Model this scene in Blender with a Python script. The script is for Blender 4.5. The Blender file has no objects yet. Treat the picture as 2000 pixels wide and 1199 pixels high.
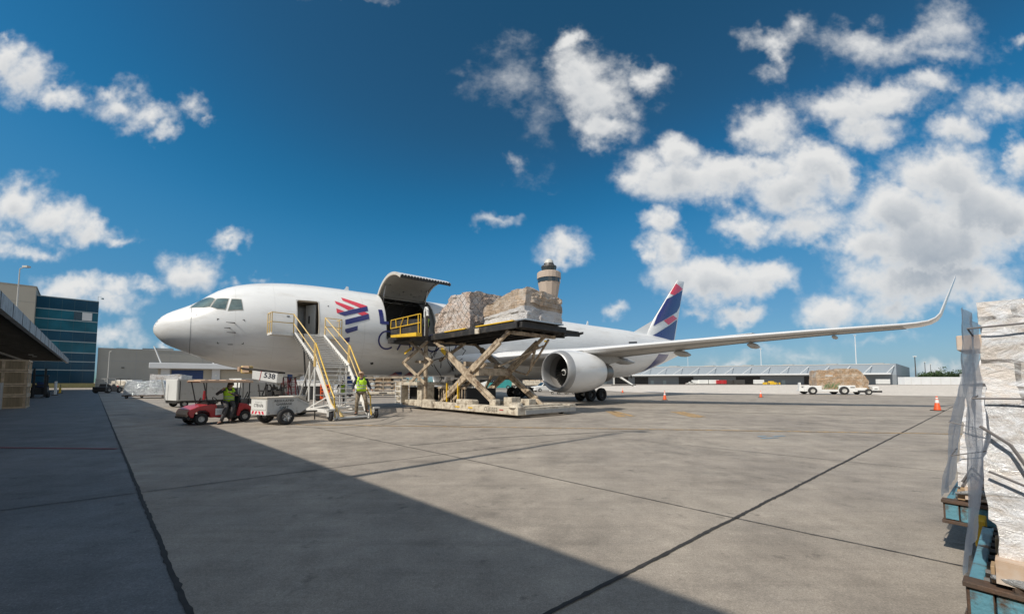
import bpy, bmesh, math, random
from mathutils import Vector as V, Matrix, noise as NZ
from math import sin, cos, pi, radians, sqrt, atan2, tan
random.seed(7)
scene = bpy.context.scene
COL = scene.collection

# ------------------------------------------------------------------ camera
FP, PITCH, SHY, CAMZ = 762.6, 0.0597, 101.2, 1.60
cam_d = bpy.data.cameras.new('camera'); cam = bpy.data.objects.new('camera', cam_d); COL.objects.link(cam)
cam.location = (0, 0, CAMZ); cam.rotation_euler = (pi/2 + PITCH, 0, 0)
cam_d.sensor_width = 36; cam_d.lens = 36*FP/2000; cam_d.shift_y = SHY/2000
cam_d.clip_start = 0.05; cam_d.clip_end = 6000
scene.camera = cam

CF = V((0, cos(PITCH), sin(PITCH))); CU = V((0, -sin(PITCH), cos(PITCH)))
def ray(u, v):
    return V((1, 0, 0))*((u-1000)/FP) + CU*(-(v-599.5-SHY)/FP) + CF
def ground(u, v, z=0.0):
    r = ray(u, v); t = (z-CAMZ)/r.z
    return V((0, 0, CAMZ)) + r*t
def at(u, v, d):
    r = ray(u, v); return V((0, 0, CAMZ)) + r*(d/r.y)

# aircraft frame: x aft, y starboard, z up
PA = 0.68919
PO = V((-17.94, 19.39, 0)); AX = V((cos(PA), sin(PA), 0)); AY = V((-sin(PA), cos(PA), 0))
def toL(p): d = V(p)-PO; return V((d.dot(AX), d.dot(AY), d.z))
def toW(p): return PO + AX*p[0] + AY*p[1] + V((0, 0, p[2]))
def rp(u, v, axis, val):
    """pixel ray meets the plane (x|y|z)=val of the aircraft frame"""
    o = toL(V((0, 0, CAMZ))); r = ray(u, v); rl = V((r.dot(AX), r.dot(AY), r.z))
    t = (val-o[axis])/rl[axis]; return o + rl*t
# direction of the terminal front and of the apron grid
BD = V((-0.732, 0.681, 0)); ND = V((0.681, 0.732, 0))

# ------------------------------------------------------------------ materials
def mat(name, col, rough=0.6, metal=0.0, var=0.12, vs=3.0, bump=0.0, bs=40.0, dirt=None, ds=1.2, dth=0.55, dw=0.12, coat=0.0, sheen=None, spec=0.5, trans=0, objc=True, stretch=None):
    m = bpy.data.materials.new(name); m.use_nodes = True
    nt = m.node_tree; N = nt.nodes; L = nt.links
    b = N['Principled BSDF']
    b.inputs['Roughness'].default_value = rough; b.inputs['Metallic'].default_value = metal
    b.inputs['Coat Weight'].default_value = coat; b.inputs['Coat Roughness'].default_value = 0.12
    b.inputs['Specular IOR Level'].default_value = spec
    tc = N.new('ShaderNodeTexCoord'); src = tc.outputs['Object' if objc else 'Generated']
    if stretch:
        mp = N.new('ShaderNodeMapping'); mp.inputs['Scale'].default_value = stretch
        L.new(src, mp.inputs['Vector']); src = mp.outputs[0]
    n = N.new('ShaderNodeTexNoise'); n.inputs['Scale'].default_value = vs; n.inputs['Detail'].default_value = 8; n.inputs['Roughness'].default_value = 0.6
    L.new(src, n.inputs['Vector'])
    mr = N.new('ShaderNodeMapRange'); mr.inputs[1].default_value = 0.3; mr.inputs[2].default_value = 0.7
    mr.inputs[3].default_value = 1-var; mr.inputs[4].default_value = 1+var
    L.new(n.outputs['Fac'], mr.inputs[0])
    mx = N.new('ShaderNodeVectorMath'); mx.operation = 'SCALE'; mx.inputs[0].default_value = col[:3]
    L.new(mr.outputs[0], mx.inputs['Scale']); out = mx.outputs[0]
    if dirt:
        d = N.new('ShaderNodeTexNoise'); d.inputs['Scale'].default_value = ds; d.inputs['Detail'].default_value = 9; d.inputs['Roughness'].default_value = 0.7
        L.new(src, d.inputs['Vector'])
        r2 = N.new('ShaderNodeMapRange'); r2.inputs[1].default_value = dth-dw; r2.inputs[2].default_value = dth+dw; L.new(d.outputs['Fac'], r2.inputs[0])
        mm = N.new('ShaderNodeMix'); mm.data_type = 'RGBA'; L.new(r2.outputs[0], mm.inputs[0]); L.new(out, mm.inputs[6]); mm.inputs[7].default_value = (*dirt, 1); out = mm.outputs[2]
    L.new(out, b.inputs['Base Color'])
    rr = N.new('ShaderNodeMapRange'); rr.inputs[3].default_value = max(0.02, rough-0.1); rr.inputs[4].default_value = min(1, rough+0.1)
    L.new(n.outputs['Fac'], rr.inputs[0]); L.new(rr.outputs[0], b.inputs['Roughness'])
    if bump:
        bn = N.new('ShaderNodeTexNoise'); bn.inputs['Scale'].default_value = bs; bn.inputs['Detail'].default_value = 6
        L.new(src, bn.inputs['Vector'])
        bp = N.new('ShaderNodeBump'); bp.inputs['Strength'].default_value = bump; bp.inputs['Distance'].default_value = 0.02
        L.new(bn.outputs['Fac'], bp.inputs['Height']); L.new(bp.outputs[0], b.inputs['Normal'])
    if trans:
        b.inputs['Alpha'].default_value = trans
    return m
M = {}
M['white'] = mat('aircraft_white', (.80, .80, .79), .3, var=.04, vs=.6, coat=.4, dirt=(.60, .57, .53), ds=1.0, dth=.66, dw=.14, stretch=(.35, 1, 1.6))
M['belly'] = mat('belly_grey', (.42, .42, .42), .35, var=.05)
M['seam'] = mat('seam_grey', (.30, .31, .32), .6)
M['navy'] = mat('navy_paint', (.025, .03, .17), .3, var=.05, coat=.4)
M['coral'] = mat('coral_paint', (.72, .05, .09), .3, var=.05, coat=.4)
M['red'] = mat('red_paint', (.42, .025, .03), .35, var=.15, coat=.3, dirt=(.12, .04, .03), ds=3, dth=.7)
M['cglass'] = mat('cockpit_glass', (.10, .15, .15), .08, var=.5, vs=1.5, spec=.9)
M['glass'] = mat('dark_glass', (.02, .03, .035), .08, var=.3, vs=1, spec=.9)
M['metal'] = mat('bare_metal', (.5, .5, .5), .3, metal=.9, var=.1)
M['dmetal'] = mat('dark_metal', (.10, .095, .09), .45, metal=.6, var=.2)
M['lip'] = mat('inlet_lip', (.40, .40, .40), .42, metal=.45, var=.05)
M['rubber'] = mat('rubber', (.022, .022, .023), .8, var=.3, bump=.2, bs=60)
M['black'] = mat('black_paint', (.02, .02, .021), .6, var=.3, dirt=(.08, .07, .06), ds=2, dth=.62)
M['blackl'] = mat('matte_black', (.012, .012, .013), .7)
M['greyin'] = mat('cabin_lining', (.34, .33, .30), .6, var=.06)
M['cream'] = mat('cream_lining', (.52, .46, .38), .6, var=.06)
M['beige'] = mat('loader_beige', (.50, .41, .30), .5, var=.18, vs=2, dirt=(.12, .07, .04), ds=3, dth=.55, dw=.12, bump=.2)
M['loadw'] = mat('loader_white', (.58, .52, .42), .5, var=.14, vs=2, dirt=(.16, .11, .07), ds=3.5, dth=.58, dw=.12, bump=.2)
M['yellow'] = mat('yellow_paint', (.72, .45, .03), .45, var=.12, dirt=(.25, .17, .06), ds=6, dth=.68)
M['yellowp'] = mat('pale_yellow_paint', (.70, .50, .20), .5, var=.12, dirt=(.35, .25, .12), ds=6, dth=.66)
M['stairw'] = mat('stair_white', (.74, .73, .70), .45, var=.08, dirt=(.35, .30, .25), ds=5, dth=.68)
M['grey'] = mat('grey_paint', (.36, .36, .35), .5, var=.08, dirt=(.2, .19, .17), ds=3, dth=.65)
M['lgrey'] = mat('light_grey_paint', (.52, .51, .48), .5, var=.08, dirt=(.3, .27, .22), ds=3, dth=.65)
M['orange'] = mat('cone_orange', (.75, .10, .02), .5, var=.1, dirt=(.2, .08, .04), ds=8, dth=.66)
M['conew'] = mat('cone_white', (.75, .74, .72), .5)
M['blue'] = mat('dolly_blue', (.12, .30, .38), .55, var=.2, vs=4, dirt=(.10, .055, .03), ds=5, dth=.57, dw=.06, bump=.4, bs=30)
M['rust'] = mat('rusty_steel', (.12, .07, .045), .75, var=.4, vs=6, bump=.4, dirt=(.05, .045, .04), ds=7)
M['wood'] = mat('crate_wood', (.42, .29, .17), .7, var=.25, vs=6, stretch=(1, 1, .15))
M['card'] = mat('cardboard', (.52, .36, .24), .75, var=.2, vs=2, dirt=(.62, .58, .54), ds=2.5, dth=.55)
M['skin'] = mat('skin', (.40, .22, .15), .55)
M['hair'] = mat('hair', (.02, .014, .01), .6)
M['vest'] = mat('hi_vis_vest', (.50, .80, .03), .6, var=.12, vs=8, bump=.3, bs=20)
M['vest'].node_tree.nodes['Principled BSDF'].inputs['Emission Strength'].default_value = 0
M['strip'] = mat('reflective_strip', (.45, .46, .44), .4)
M['navyc'] = mat('navy_cloth', (.018, .022, .04), .8, bump=.3, bs=20)
M['khaki'] = mat('camo_khaki', (.24, .19, .13), .8, var=.25, vs=9, dirt=(.08, .065, .045), ds=12, dth=.55, dw=.04, bump=.3, bs=20)
M['darkc'] = mat('dark_cloth', (.06, .055, .055), .8, bump=.3, bs=20)
M['boot'] = mat('boot_leather', (.03, .024, .02), .6)
M['tan'] = mat('tan_cap', (.52, .36, .25), .7)
M['conc'] = mat('wall_concrete', (.36, .345, .31), .85, var=.08, vs=.15, bump=.1, bs=3)
M['concb'] = mat('beige_concrete', (.46, .42, .35), .85, var=.06, vs=.2)
M['whiteb'] = mat('white_wall', (.62, .63, .64), .7, var=.06, vs=.3)
M['doorb'] = mat('blue_shutter', (.02, .05, .16), .5, var=.2)
M['bglass'] = mat('teal_glass', (.003, .045, .085), .12, var=.35, vs=.12, spec=.35)
M['bglass2'] = mat('light_teal_glass', (.006, .09, .13), .12, var=.45, vs=.2, spec=.35)
M['mull'] = mat('mullion', (.30, .36, .38), .4, metal=.3)
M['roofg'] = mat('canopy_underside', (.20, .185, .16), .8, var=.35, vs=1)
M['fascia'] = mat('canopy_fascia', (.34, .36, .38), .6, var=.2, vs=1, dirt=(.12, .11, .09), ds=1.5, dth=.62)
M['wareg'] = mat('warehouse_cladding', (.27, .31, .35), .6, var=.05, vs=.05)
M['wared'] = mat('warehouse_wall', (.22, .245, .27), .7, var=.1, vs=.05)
M['tower'] = mat('tower_concrete', (.42, .34, .28), .85, var=.06, vs=.1)
M['leaf'] = mat('foliage', (.055, .10, .022), .7, var=.5, vs=.4)
M['leafd'] = mat('dark_foliage', (.03, .055, .02), .7, var=.5, vs=.4)
M['bark'] = mat('bark', (.12, .09, .06), .9)
M['teal'] = mat('teal_paint', (.03, .25, .25), .5)
M['sign'] = mat('sign_white', (.72, .72, .70), .5, var=.04)
M['rubberm'] = mat('floor_mat', (.05, .05, .05), .8)
M['lampg'] = mat('lamp_glass', (.75, .75, .7), .3)
M['greens'] = mat('green_strap', (.05, .30, .10), .6)

# ------------------------------------------------------------------ mesh builder
def rotz(a): return Matrix.Rotation(a, 3, 'Z')
def frame(d, up=V((0, 0, 1))):
    d = d.normalized()
    if abs(d.dot(up)) > 0.99: up = V((1, 0, 0))
    s = d.cross(up).normalized(); u = s.cross(d)
    return s, d, u
class MB:
    def __init__(s): s.v = []; s.f = []; s.m = []
    def add(s, vs, fs, m=0):
        o = len(s.v); s.v += [V(p) for p in vs]
        for f in fs: s.f.append([i+o for i in f]); s.m.append(m)
        return s
    def box(s, c, size, R=None, m=0):
        hx, hy, hz = size[0]/2, size[1]/2, size[2]/2; c = V(c)
        vs = [V((x, y, z)) for z in (-hz, hz) for y in (-hy, hy) for x in (-hx, hx)]
        if R: vs = [R @ p for p in vs]
        return s.add([p+c for p in vs], [(0, 2, 3, 1), (4, 5, 7, 6), (0, 1, 5, 4), (2, 6, 7, 3), (0, 4, 6, 2), (1, 3, 7, 5)], m)
    def bx(s, x0, x1, y0, y1, z0, z1, m=0):
        return s.box(((x0+x1)/2, (y0+y1)/2, (z0+z1)/2), (abs(x1-x0), abs(y1-y0), abs(z1-z0)), m=m)
    def bar(s, a, b, w, h, m=0, up=V((0, 0, 1))):
        a = V(a); b = V(b); sd, d, u = frame(b-a, up)
        vs = []
        for p in (a, b):
            for i, j in ((-1, -1), (1, -1), (1, 1), (-1, 1)): vs.append(p + sd*(i*w/2) + u*(j*h/2))
        return s.add(vs, [(0, 1, 2, 3), (7, 6, 5, 4), (0, 4, 5, 1), (1, 5, 6, 2), (2, 6, 7, 3), (3, 7, 4, 0)], m)
    def tube(s, pts, r, n=8, m=0, caps=True):
        pts = [V(p) for p in pts]; rs = r if isinstance(r, (list, tuple)) else [r]*len(pts)
        vs = []; k = len(pts)
        for i, p in enumerate(pts):
            d = (pts[min(i+1, k-1)] - pts[max(i-1, 0)])
            sd, d, u = frame(d, V((.13, .21, .97)))
            for j in range(n):
                a = 2*pi*j/n; vs.append(p + sd*(cos(a)*rs[i]) + u*(sin(a)*rs[i]))
        fs = [(i*n+j, i*n+(j+1) % n, (i+1)*n+(j+1) % n, (i+1)*n+j) for i in range(k-1) for j in range(n)]
        if caps: fs += [tuple(range(n))[::-1], tuple((k-1)*n+j for j in range(n))]
        return s.add(vs, fs, m)
    def lathe(s, prof, c, axis, n=24, m=0, ms=None, caps=False):
        """prof = [(t along axis, radius)]"""
        c = V(c); ax = V(axis).normalized(); sd, d, u = frame(ax, V((0, 0, 1)))
        vs = [c + ax*t + (sd*cos(2*pi*j/n) + u*sin(2*pi*j/n))*r for t, r in prof for j in range(n)]
        o = len(s.v); s.v += vs
        for i in range(len(prof)-1):
            for j in range(n):
                s.f.append([o+i*n+j, o+i*n+(j+1) % n, o+(i+1)*n+(j+1) % n, o+(i+1)*n+j]); s.m.append(ms[i] if ms else m)
        if caps:
            s.f.append([o+j for j in range(n)][::-1]); s.m.append(m)
            s.f.append([o+(len(prof)-1)*n+j for j in range(n)]); s.m.append(m)
        return s
    def prism(s, poly, c0, ex, ez, ey, depth, m=0):
        """2-D polygon (a,b) -> c0+ex*a+ez*b, extruded by ey*depth"""
        n = len(poly); c0 = V(c0)
        vs = [c0 + ex*a + ez*b for a, b in poly] + [c0 + ex*a + ez*b + ey*depth for a, b in poly]
        fs = [tuple(range(n)), tuple(range(2*n-1, n-1, -1))] + [(i, (i+1) % n, n+(i+1) % n, n+i) for i in range(n)]
        return s.add(vs, fs, m)
    def xf(s, fn): s.v = [fn(p) for p in s.v]; return s
    def build(s, name, mats, parent=None, smooth=False, bevel=0, fix=True):
        me = bpy.data.meshes.new(name)
        me.from_pydata([tuple(p) for p in s.v], [], s.f); me.update()
        if not isinstance(mats, (list, tuple)): mats = [mats]
        for mm in mats: me.materials.append(M[mm] if isinstance(mm, str) else mm)
        for p, mi in zip(me.polygons, s.m): p.material_index = mi
        if fix:
            b = bmesh.new(); b.from_mesh(me); bmesh.ops.recalc_face_normals(b, faces=b.faces); b.to_mesh(me); b.free()
        if smooth:
            me.polygons.foreach_set('use_smooth', [True]*len(me.polygons))
            if smooth != 'all':
                try: me.set_sharp_from_angle(angle=radians(38))
                except Exception: pass
        o = bpy.data.objects.new(name, me); COL.objects.link(o)
        if parent: o.parent = parent
        if bevel:
            md = o.modifiers.new('bevel', 'BEVEL'); md.width = bevel; md.segments = 2; md.limit_method = 'ANGLE'; md.angle_limit = radians(40)
        return o
def islands(mb, name, mats, parent, smooth=False, bevel=0, max_=99):
    """one object per connected piece of the builder"""
    n = len(mb.v); par = list(range(n))
    def find(a):
        while par[a] != a: par[a] = par[par[a]]; a = par[a]
        return a
    for f in mb.f:
        for i in f[1:]: par[find(i)] = find(f[0])
    grp = {}
    for f, m in zip(mb.f, mb.m): grp.setdefault(find(f[0]), []).append((f, m))
    out = []
    for fs in list(grp.values()):
        q = MB(); mp = {}
        for f, m in fs:
            ff = []
            for i in f:
                if i not in mp: mp[i] = len(q.v); q.v.append(mb.v[i])
                ff.append(mp[i])
            q.f.append(ff); q.m.append(m)
        out.append(q.build(name, mats, parent, smooth, bevel))
    return out
def tag(o, label=None, cat=None, group=None, kind=None):
    if label: o['label'] = label
    if cat: o['category'] = cat
    if group: o['group'] = group
    if kind: o['kind'] = kind
    return o
def thing(name, label, cat, loc=(0, 0, 0), rz=0, group=None):
    o = bpy.data.objects.new(name, None); COL.objects.link(o); o.empty_display_size = .2
    o.location = loc; o.rotation_euler = (0, 0, rz); return tag(o, label, cat, group)
def copy_tree(o, parent=None):
    c = o.copy(); COL.objects.link(c); c.parent = parent
    for ch in list(o.children): copy_tree(ch, c)
    return c
def text_mb(txt, size, c, ex, ez, m=0, mb=None, bold=False, depth=.004, align='CENTER', sx=1.0):
    cu = bpy.data.curves.new('t', 'FONT'); cu.body = txt; cu.size = size; cu.align_x = align; cu.align_y = 'CENTER'; cu.resolution_u = 3
    if bold: cu.offset = size*.022
    to = bpy.data.objects.new('t', cu); COL.objects.link(to)
    dg = bpy.context.evaluated_depsgraph_get(); me = to.evaluated_get(dg).to_mesh()
    c = V(c); mb = mb or MB()
    mb.add([c + V(ex)*(v.co.x*sx) + V(ez)*v.co.y for v in me.vertices], [tuple(p.vertices) for p in me.polygons], m)
    bpy.data.objects.remove(to); bpy.data.curves.remove(cu)
    return mb
def wheel(parent, c, axis, r, w, name='wheel', rimr=.55, rim='lgrey', n=20):
    """c = centre; axis points to the outer side"""
    c = V(c); ax = V(axis).normalized()
    mb = MB().lathe([(-w/2, r*rimr), (-w/2, r*.86), (-w*.36, r*.97), (-w*.15, r), (w*.15, r), (w*.36, r*.97), (w/2, r*.86), (w/2, r*rimr), (w*.3, r*rimr), (-w*.4, r*rimr)], c, ax, n)
    o = mb.build(name, 'rubber', parent, smooth=True)
    rm = MB().lathe([(-w*.42, r*rimr*.98), (w*.3, r*rimr*.99), (w*.42, r*rimr*.9), (w*.2, r*rimr*.75), (w*.12, r*rimr*.35), (w*.35, r*rimr*.3), (w*.35, .001)], c, ax, n)
    rm.build('rim', rim, o, smooth=True); return o
# ------------------------------------------------------------------ sun, sky
SUN_EL = radians(44.5); SUN_AZ = atan2(-.73, -.68)      # azimuth from +Y towards +X
sd = bpy.data.lights.new('sun', 'SUN'); so = bpy.data.objects.new('sun', sd); COL.objects.link(so)
sd.energy = 4.3; sd.angle = radians(.55); sd.color = (1, .935, .83)
sv = V((-.7317*cos(SUN_EL), -.6816*cos(SUN_EL), sin(SUN_EL)))
so.rotation_euler = sv.to_track_quat('Z', 'Y').to_euler(); so.location = (-60, -60, 80)
scene.view_settings.view_transform = 'Standard'; scene.view_settings.look = 'None'; scene.view_settings.gamma = 1; scene.view_settings.exposure = 0
W = bpy.data.worlds.new('World'); scene.world = W; W.use_nodes = True
nt = W.node_tree; N = nt.nodes; L = nt.links
bg = N['Background']
CL = [(15,110,45,42,.9),(60,155,60,48,1),(108,192,46,30,1),(8,75,15,10,.6),(240,203,48,26,.8),(285,225,42,30,.9),(318,252,30,20,.8),(205,184,25,14,.7),(375,211,26,20,.65),(400,232,15,9,.6),
(20,402,62,40,1),(100,425,75,34,1),(170,452,62,28,1),(222,472,35,16,.9),(40,495,62,20,.8),(85,497,30,12,.7),(30,465,36,12,.5),(450,472,44,19,.95),(365,532,56,36,1),
(140,565,75,30,1),(220,562,64,20,.9),(290,565,38,15,.8),(110,596,60,34,.9),(205,590,65,30,.8),(215,658,52,24,.8),(240,636,28,22,.7),(515,547,22,9,.6),(452,557,15,9,.5),(312,674,14,8,.8),
(1005,155,44,28,.22),(1120,92,34,30,1),(1130,150,62,55,1),(1172,192,74,62,1),(1178,245,60,36,1),(1242,150,52,34,.9),(1275,136,26,16,.7),(1045,235,20,30,.12),(1010,318,16,14,.45),(980,435,27,10,.55),(1105,492,44,30,.9),(1195,608,26,12,.7),
(1508,72,44,26,.75),(1516,112,26,40,.75),(1556,46,26,20,.6),(1495,146,24,16,.5),(1695,85,74,36,.62),(1780,82,70,34,.66),(1860,55,54,50,.55),(1835,112,52,22,.6),(1985,80,22,14,.6),
(1965,200,60,34,.8),(1868,245,46,24,.85),(1992,290,30,50,1),(1640,212,74,30,.9),(1722,190,84,30,.95),(1805,160,60,22,.8),(1682,250,64,36,1),(1490,256,60,48,1.1),
(1252,338,42,40,.9),(1322,302,48,38,1.1),(1322,356,84,42,1.1),(1425,342,94,38,1.2),(1500,335,54,34,1.1),(1592,322,76,44,1.3),(1560,382,96,54,1.4),(1470,442,56,34,1.1),(1642,345,44,52,1.2),(1560,440,84,42,1.2),
(1850,352,116,66,1.4),(1905,402,116,74,1.5),(1760,425,116,64,1.4),(1830,482,156,76,1.7),(1700,482,76,54,1.3),(1965,425,66,64,1.3),(1785,560,126,48,1.3),(1890,545,104,48,1.3),
(1290,432,34,32,1.1),(1300,482,50,38,1.2),(1335,532,66,44,1.3),(1402,548,108,42,1.4),(1500,545,64,36,1.2),(1258,490,24,22,.9),(1447,609,46,22,1.1),(1366,604,26,11,.6),(1640,612,66,28,.9),(1752,606,66,24,.9),(1600,627,32,13,.7),
(1972,600,48,22,.9),(1902,655,27,10,.8),(1735,662,60,10,.4),(1435,705,34,10,.6),(1490,690,50,9,.35),(1560,700,50,8,.35),(1830,725,60,14,.6),(690,-10,60,8,.3)]
SKG = (.5, .9, 1.0)
def gmath(tree, op, a, b=None, c=None):
    n = tree.nodes.new('ShaderNodeMath'); n.operation = op
    for i, x in enumerate((a, b, c)):
        if x is None: continue
        if isinstance(x, (int, float)): n.inputs[i].default_value = x
        else: tree.links.new(x, n.inputs[i])
    return n.outputs[0]

# the clouds of the sky, worked out as a density field over direction (dx/dy, dz/dy) and used by the world shader
import numpy as np
def vnoise(X, Y, seed):
    rs = np.random.RandomState(seed); T = rs.rand(256, 256).astype(np.float32)
    xi = np.floor(X).astype(np.int32); yi = np.floor(Y).astype(np.int32); fx = X-xi; fy = Y-yi
    fx = fx*fx*fx*(fx*(fx*6-15)+10); fy = fy*fy*fy*(fy*(fy*6-15)+10)
    a = T[yi % 256, xi % 256]; b = T[yi % 256, (xi+1) % 256]; c = T[(yi+1) % 256, xi % 256]; d = T[(yi+1) % 256, (xi+1) % 256]
    return (a*(1-fx)+b*fx)*(1-fy)+(c*(1-fx)+d*fx)*fy
def fbm(X, Y, s, octv, gain, seed, ridge=False):
    o = 0; a = 1; t = 0
    for k in range(octv):
        c_, s_ = cos(k*1.1+.3), sin(k*1.1+.3)
        n = vnoise((X*c_-Y*s_)*s+k*17.3, (X*s_+Y*c_)*s+k*9.1, seed+k)
        if ridge: n = 1-abs(2*n-1)
        o = o+n*a; t += a; a *= gain; s *= 2.03
    return o/t
X0, X1, Z0, Z1_, NW, NH = -1.45, 1.45, -.03, 1.08, 2320, 888
gx, gz = np.meshgrid(np.linspace(X0, X1, NW, dtype=np.float32), np.linspace(Z0, Z1_, NH, dtype=np.float32))
wx = gx+(fbm(gx, gz, 10, 6, .55, 11)-.5)*.085+(fbm(gx, gz, 40, 4, .55, 31)-.5)*.03
wz = gz+(fbm(gx, gz, 10, 6, .55, 51)-.5)*.07+(fbm(gx, gz, 40, 4, .55, 71)-.5)*.03
D_ = np.full(gx.shape, -1.0, np.float32); H_ = np.zeros(gx.shape, np.float32)
for (u, v, ru, rv, s) in CL:
    r = ray(u, v); px, pz = r.x/r.y, r.z/r.y; k = 1.22; ax_, az_ = ru*k/FP, rv*k/FP
    i0, i1 = [int(min(max((q-X0)/(X1-X0)*NW, 0), NW)) for q in (px-2.2*ax_-.1, px+2.2*ax_+.1)]; j0, j1 = [int(min(max((q-Z0)/(Z1_-Z0)*NH, 0), NH)) for q in (pz-2.2*az_-.1, pz+2.2*az_+.1)]
    if i1 <= i0 or j1 <= j0: continue
    sl = (slice(j0, j1), slice(i0, i1)); q = ((wx[sl]-px)/ax_)**2+((wz[sl]-pz)/az_)**2
    h = s*(1-np.sqrt(q)); D_[sl] = np.maximum(D_[sl], h) + .10*np.maximum(0, .35-np.abs(D_[sl]-h))
    H_[sl] = np.maximum(H_[sl], s*np.sqrt(np.maximum(0, 1-q*.8))*min(1, .35+rv/50))
F_ = .5*fbm(gx, gz*1.15, 5.5, 9, .6, 101)+.5*fbm(gx, gz*1.25, 17, 8, .62, 301); FL_ = .5*fbm(gx, gz*1.15, 5.5, 4, .5, 101)+.5*fbm(gx, gz*1.25, 17, 3, .5, 301); F2 = fbm(gx, gz, 5, 7, .6, 141); F3 = fbm(gx, gz*1.1, 22, 6, .55, 171, True)
E_ = D_+(F_-.5)*1.75+(F2-.5)*.1+.03+.22*np.clip(D_-.25, 0, 1)
A_ = np.clip((E_+.20)/1.15, 0, 1); A_ = A_*A_*(3-2*A_)*np.clip(.62+.5*H_, 0, 1)
hgt = H_*.7+.5*(FL_-.5)+.06*(F3-.5)+.2*np.clip(E_, 0, 1)       # relief of the cloud towards the viewer
lit = np.zeros_like(hgt); shf = lambda a, dx, dz: np.roll(np.roll(a, dx, 1), dz, 0)
for (st, w) in ((6, .8), (14, 1.0), (26, 1.0), (44, 1.0)): lit += w*(hgt-shf(hgt, int(st*.45), -st))/sqrt(st)
thk = np.clip((E_-.2)/1.2, 0, 1)
low = np.zeros_like(E_); 
for st in (8, 18, 32, 50, 70): low += np.clip(shf(E_, 0, -st), 0, 1.3)   # how much cloud stands over this point
SH = np.clip(.08+.115*low*thk-1.15*lit+.3*(F2-.5), 0, 1)*np.clip(.2+thk, 0, 1)
rgba = np.zeros((NH, NW, 4), np.float32); rgba[..., 0] = SH; rgba[..., 1] = A_; rgba[..., 3] = 1
ed = np.ones((NH, NW), np.float32); ed[-12:, :] *= np.linspace(1, 0, 12)[:, None]; ed[:8, :] *= np.linspace(0, 1, 8)[:, None]; rgba[..., 1] *= ed
im = bpy.data.images.new('cloud_field', NW, NH, float_buffer=True, alpha=False); im.colorspace_settings.name = 'Non-Color'
im.pixels.foreach_set(rgba.ravel()); im.update(); im.pack()
tc = N.new('ShaderNodeTexCoord'); sp = N.new('ShaderNodeSeparateXYZ'); L.new(tc.outputs['Generated'], sp.inputs[0])
wm = lambda *a: gmath(nt, *a)
yy = wm('MAXIMUM', sp.outputs[1], .05)
cb = N.new('ShaderNodeCombineXYZ')
L.new(wm('MULTIPLY_ADD', wm('DIVIDE', sp.outputs[0], yy), 1/(X1-X0), -X0/(X1-X0)), cb.inputs[0])
L.new(wm('MULTIPLY_ADD', wm('DIVIDE', sp.outputs[2], yy), 1/(Z1_-Z0), -Z0/(Z1_-Z0)), cb.inputs[1])
ti = N.new('ShaderNodeTexImage'); ti.image = im; ti.extension = 'CLIP'; ti.interpolation = 'Cubic'; L.new(cb.outputs[0], ti.inputs[0])
ts = N.new('ShaderNodeSeparateColor'); L.new(ti.outputs[0], ts.inputs[0])
cc = N.new('ShaderNodeMix'); cc.data_type = 'RGBA'; L.new(ts.outputs[0], cc.inputs[0]); cc.inputs[6].default_value = (.80, .80, .79, 1); cc.inputs[7].default_value = (.36, .41, .47, 1)
sky = N.new('ShaderNodeTexSky'); sky.sky_type = 'NISHITA'; sky.sun_disc = False; sky.sun_elevation = SUN_EL; sky.sun_rotation = SUN_AZ % (2*pi)
sky.air_density = 1.0; sky.dust_density = .6; sky.ozone_density = 2.5
# polarised, deep blue: the sky texture taken through a colour gain
s1_ = N.new('ShaderNodeVectorMath'); s1_.operation = 'SCALE'; s1_.inputs['Scale'].default_value = .094; L.new(sky.outputs[0], s1_.inputs[0])
rc = N.new('ShaderNodeRGBCurve'); L.new(s1_.outputs[0], rc.inputs['Color'])
for ci, pts in enumerate(([(.05, .008), (.082, .018), (.112, .019), (.148, .040), (.25, .10), (.384, .17), (1, .55)], [(.07, .045), (.14, .093), (.156, .112), (.186, .155), (.246, .225), (.35, .29), (.512, .37), (1, .65)], [(.13, .09), (.262, .209), (.286, .254), (.331, .345), (.409, .455), (.564, .54), (1, .72)])):
    cv = rc.mapping.curves[ci]; cv.points[0].location = (0, 0); cv.points[1].location = pts[-1]
    for p in pts[:-1]: cv.points.new(*p)
rc.mapping.update()
tt = N.new('ShaderNodeVectorMath'); tt.operation = 'SCALE'; tt.inputs['Scale'].default_value = 10; L.new(rc.outputs[0], tt.inputs[0])
# unseen noise cloud cover added away from the view, to raise and neutralise ambient light
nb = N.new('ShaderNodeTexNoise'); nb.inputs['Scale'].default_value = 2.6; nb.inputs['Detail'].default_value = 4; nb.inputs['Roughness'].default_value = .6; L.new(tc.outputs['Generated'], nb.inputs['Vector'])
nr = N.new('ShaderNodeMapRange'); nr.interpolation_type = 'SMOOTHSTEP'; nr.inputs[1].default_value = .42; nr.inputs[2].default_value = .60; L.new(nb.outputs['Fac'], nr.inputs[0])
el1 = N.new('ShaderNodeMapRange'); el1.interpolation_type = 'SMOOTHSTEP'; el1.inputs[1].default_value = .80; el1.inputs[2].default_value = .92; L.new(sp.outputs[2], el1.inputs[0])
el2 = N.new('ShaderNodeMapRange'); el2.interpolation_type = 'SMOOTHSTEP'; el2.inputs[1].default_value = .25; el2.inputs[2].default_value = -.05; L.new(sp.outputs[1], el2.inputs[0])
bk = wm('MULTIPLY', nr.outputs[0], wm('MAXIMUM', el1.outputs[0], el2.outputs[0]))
fm = N.new('ShaderNodeMix'); fm.data_type = 'RGBA'; L.new(wm('MULTIPLY', wm('MAXIMUM', ts.outputs[1], bk), .97), fm.inputs[0]); L.new(tt.outputs[0], fm.inputs[6])
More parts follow.
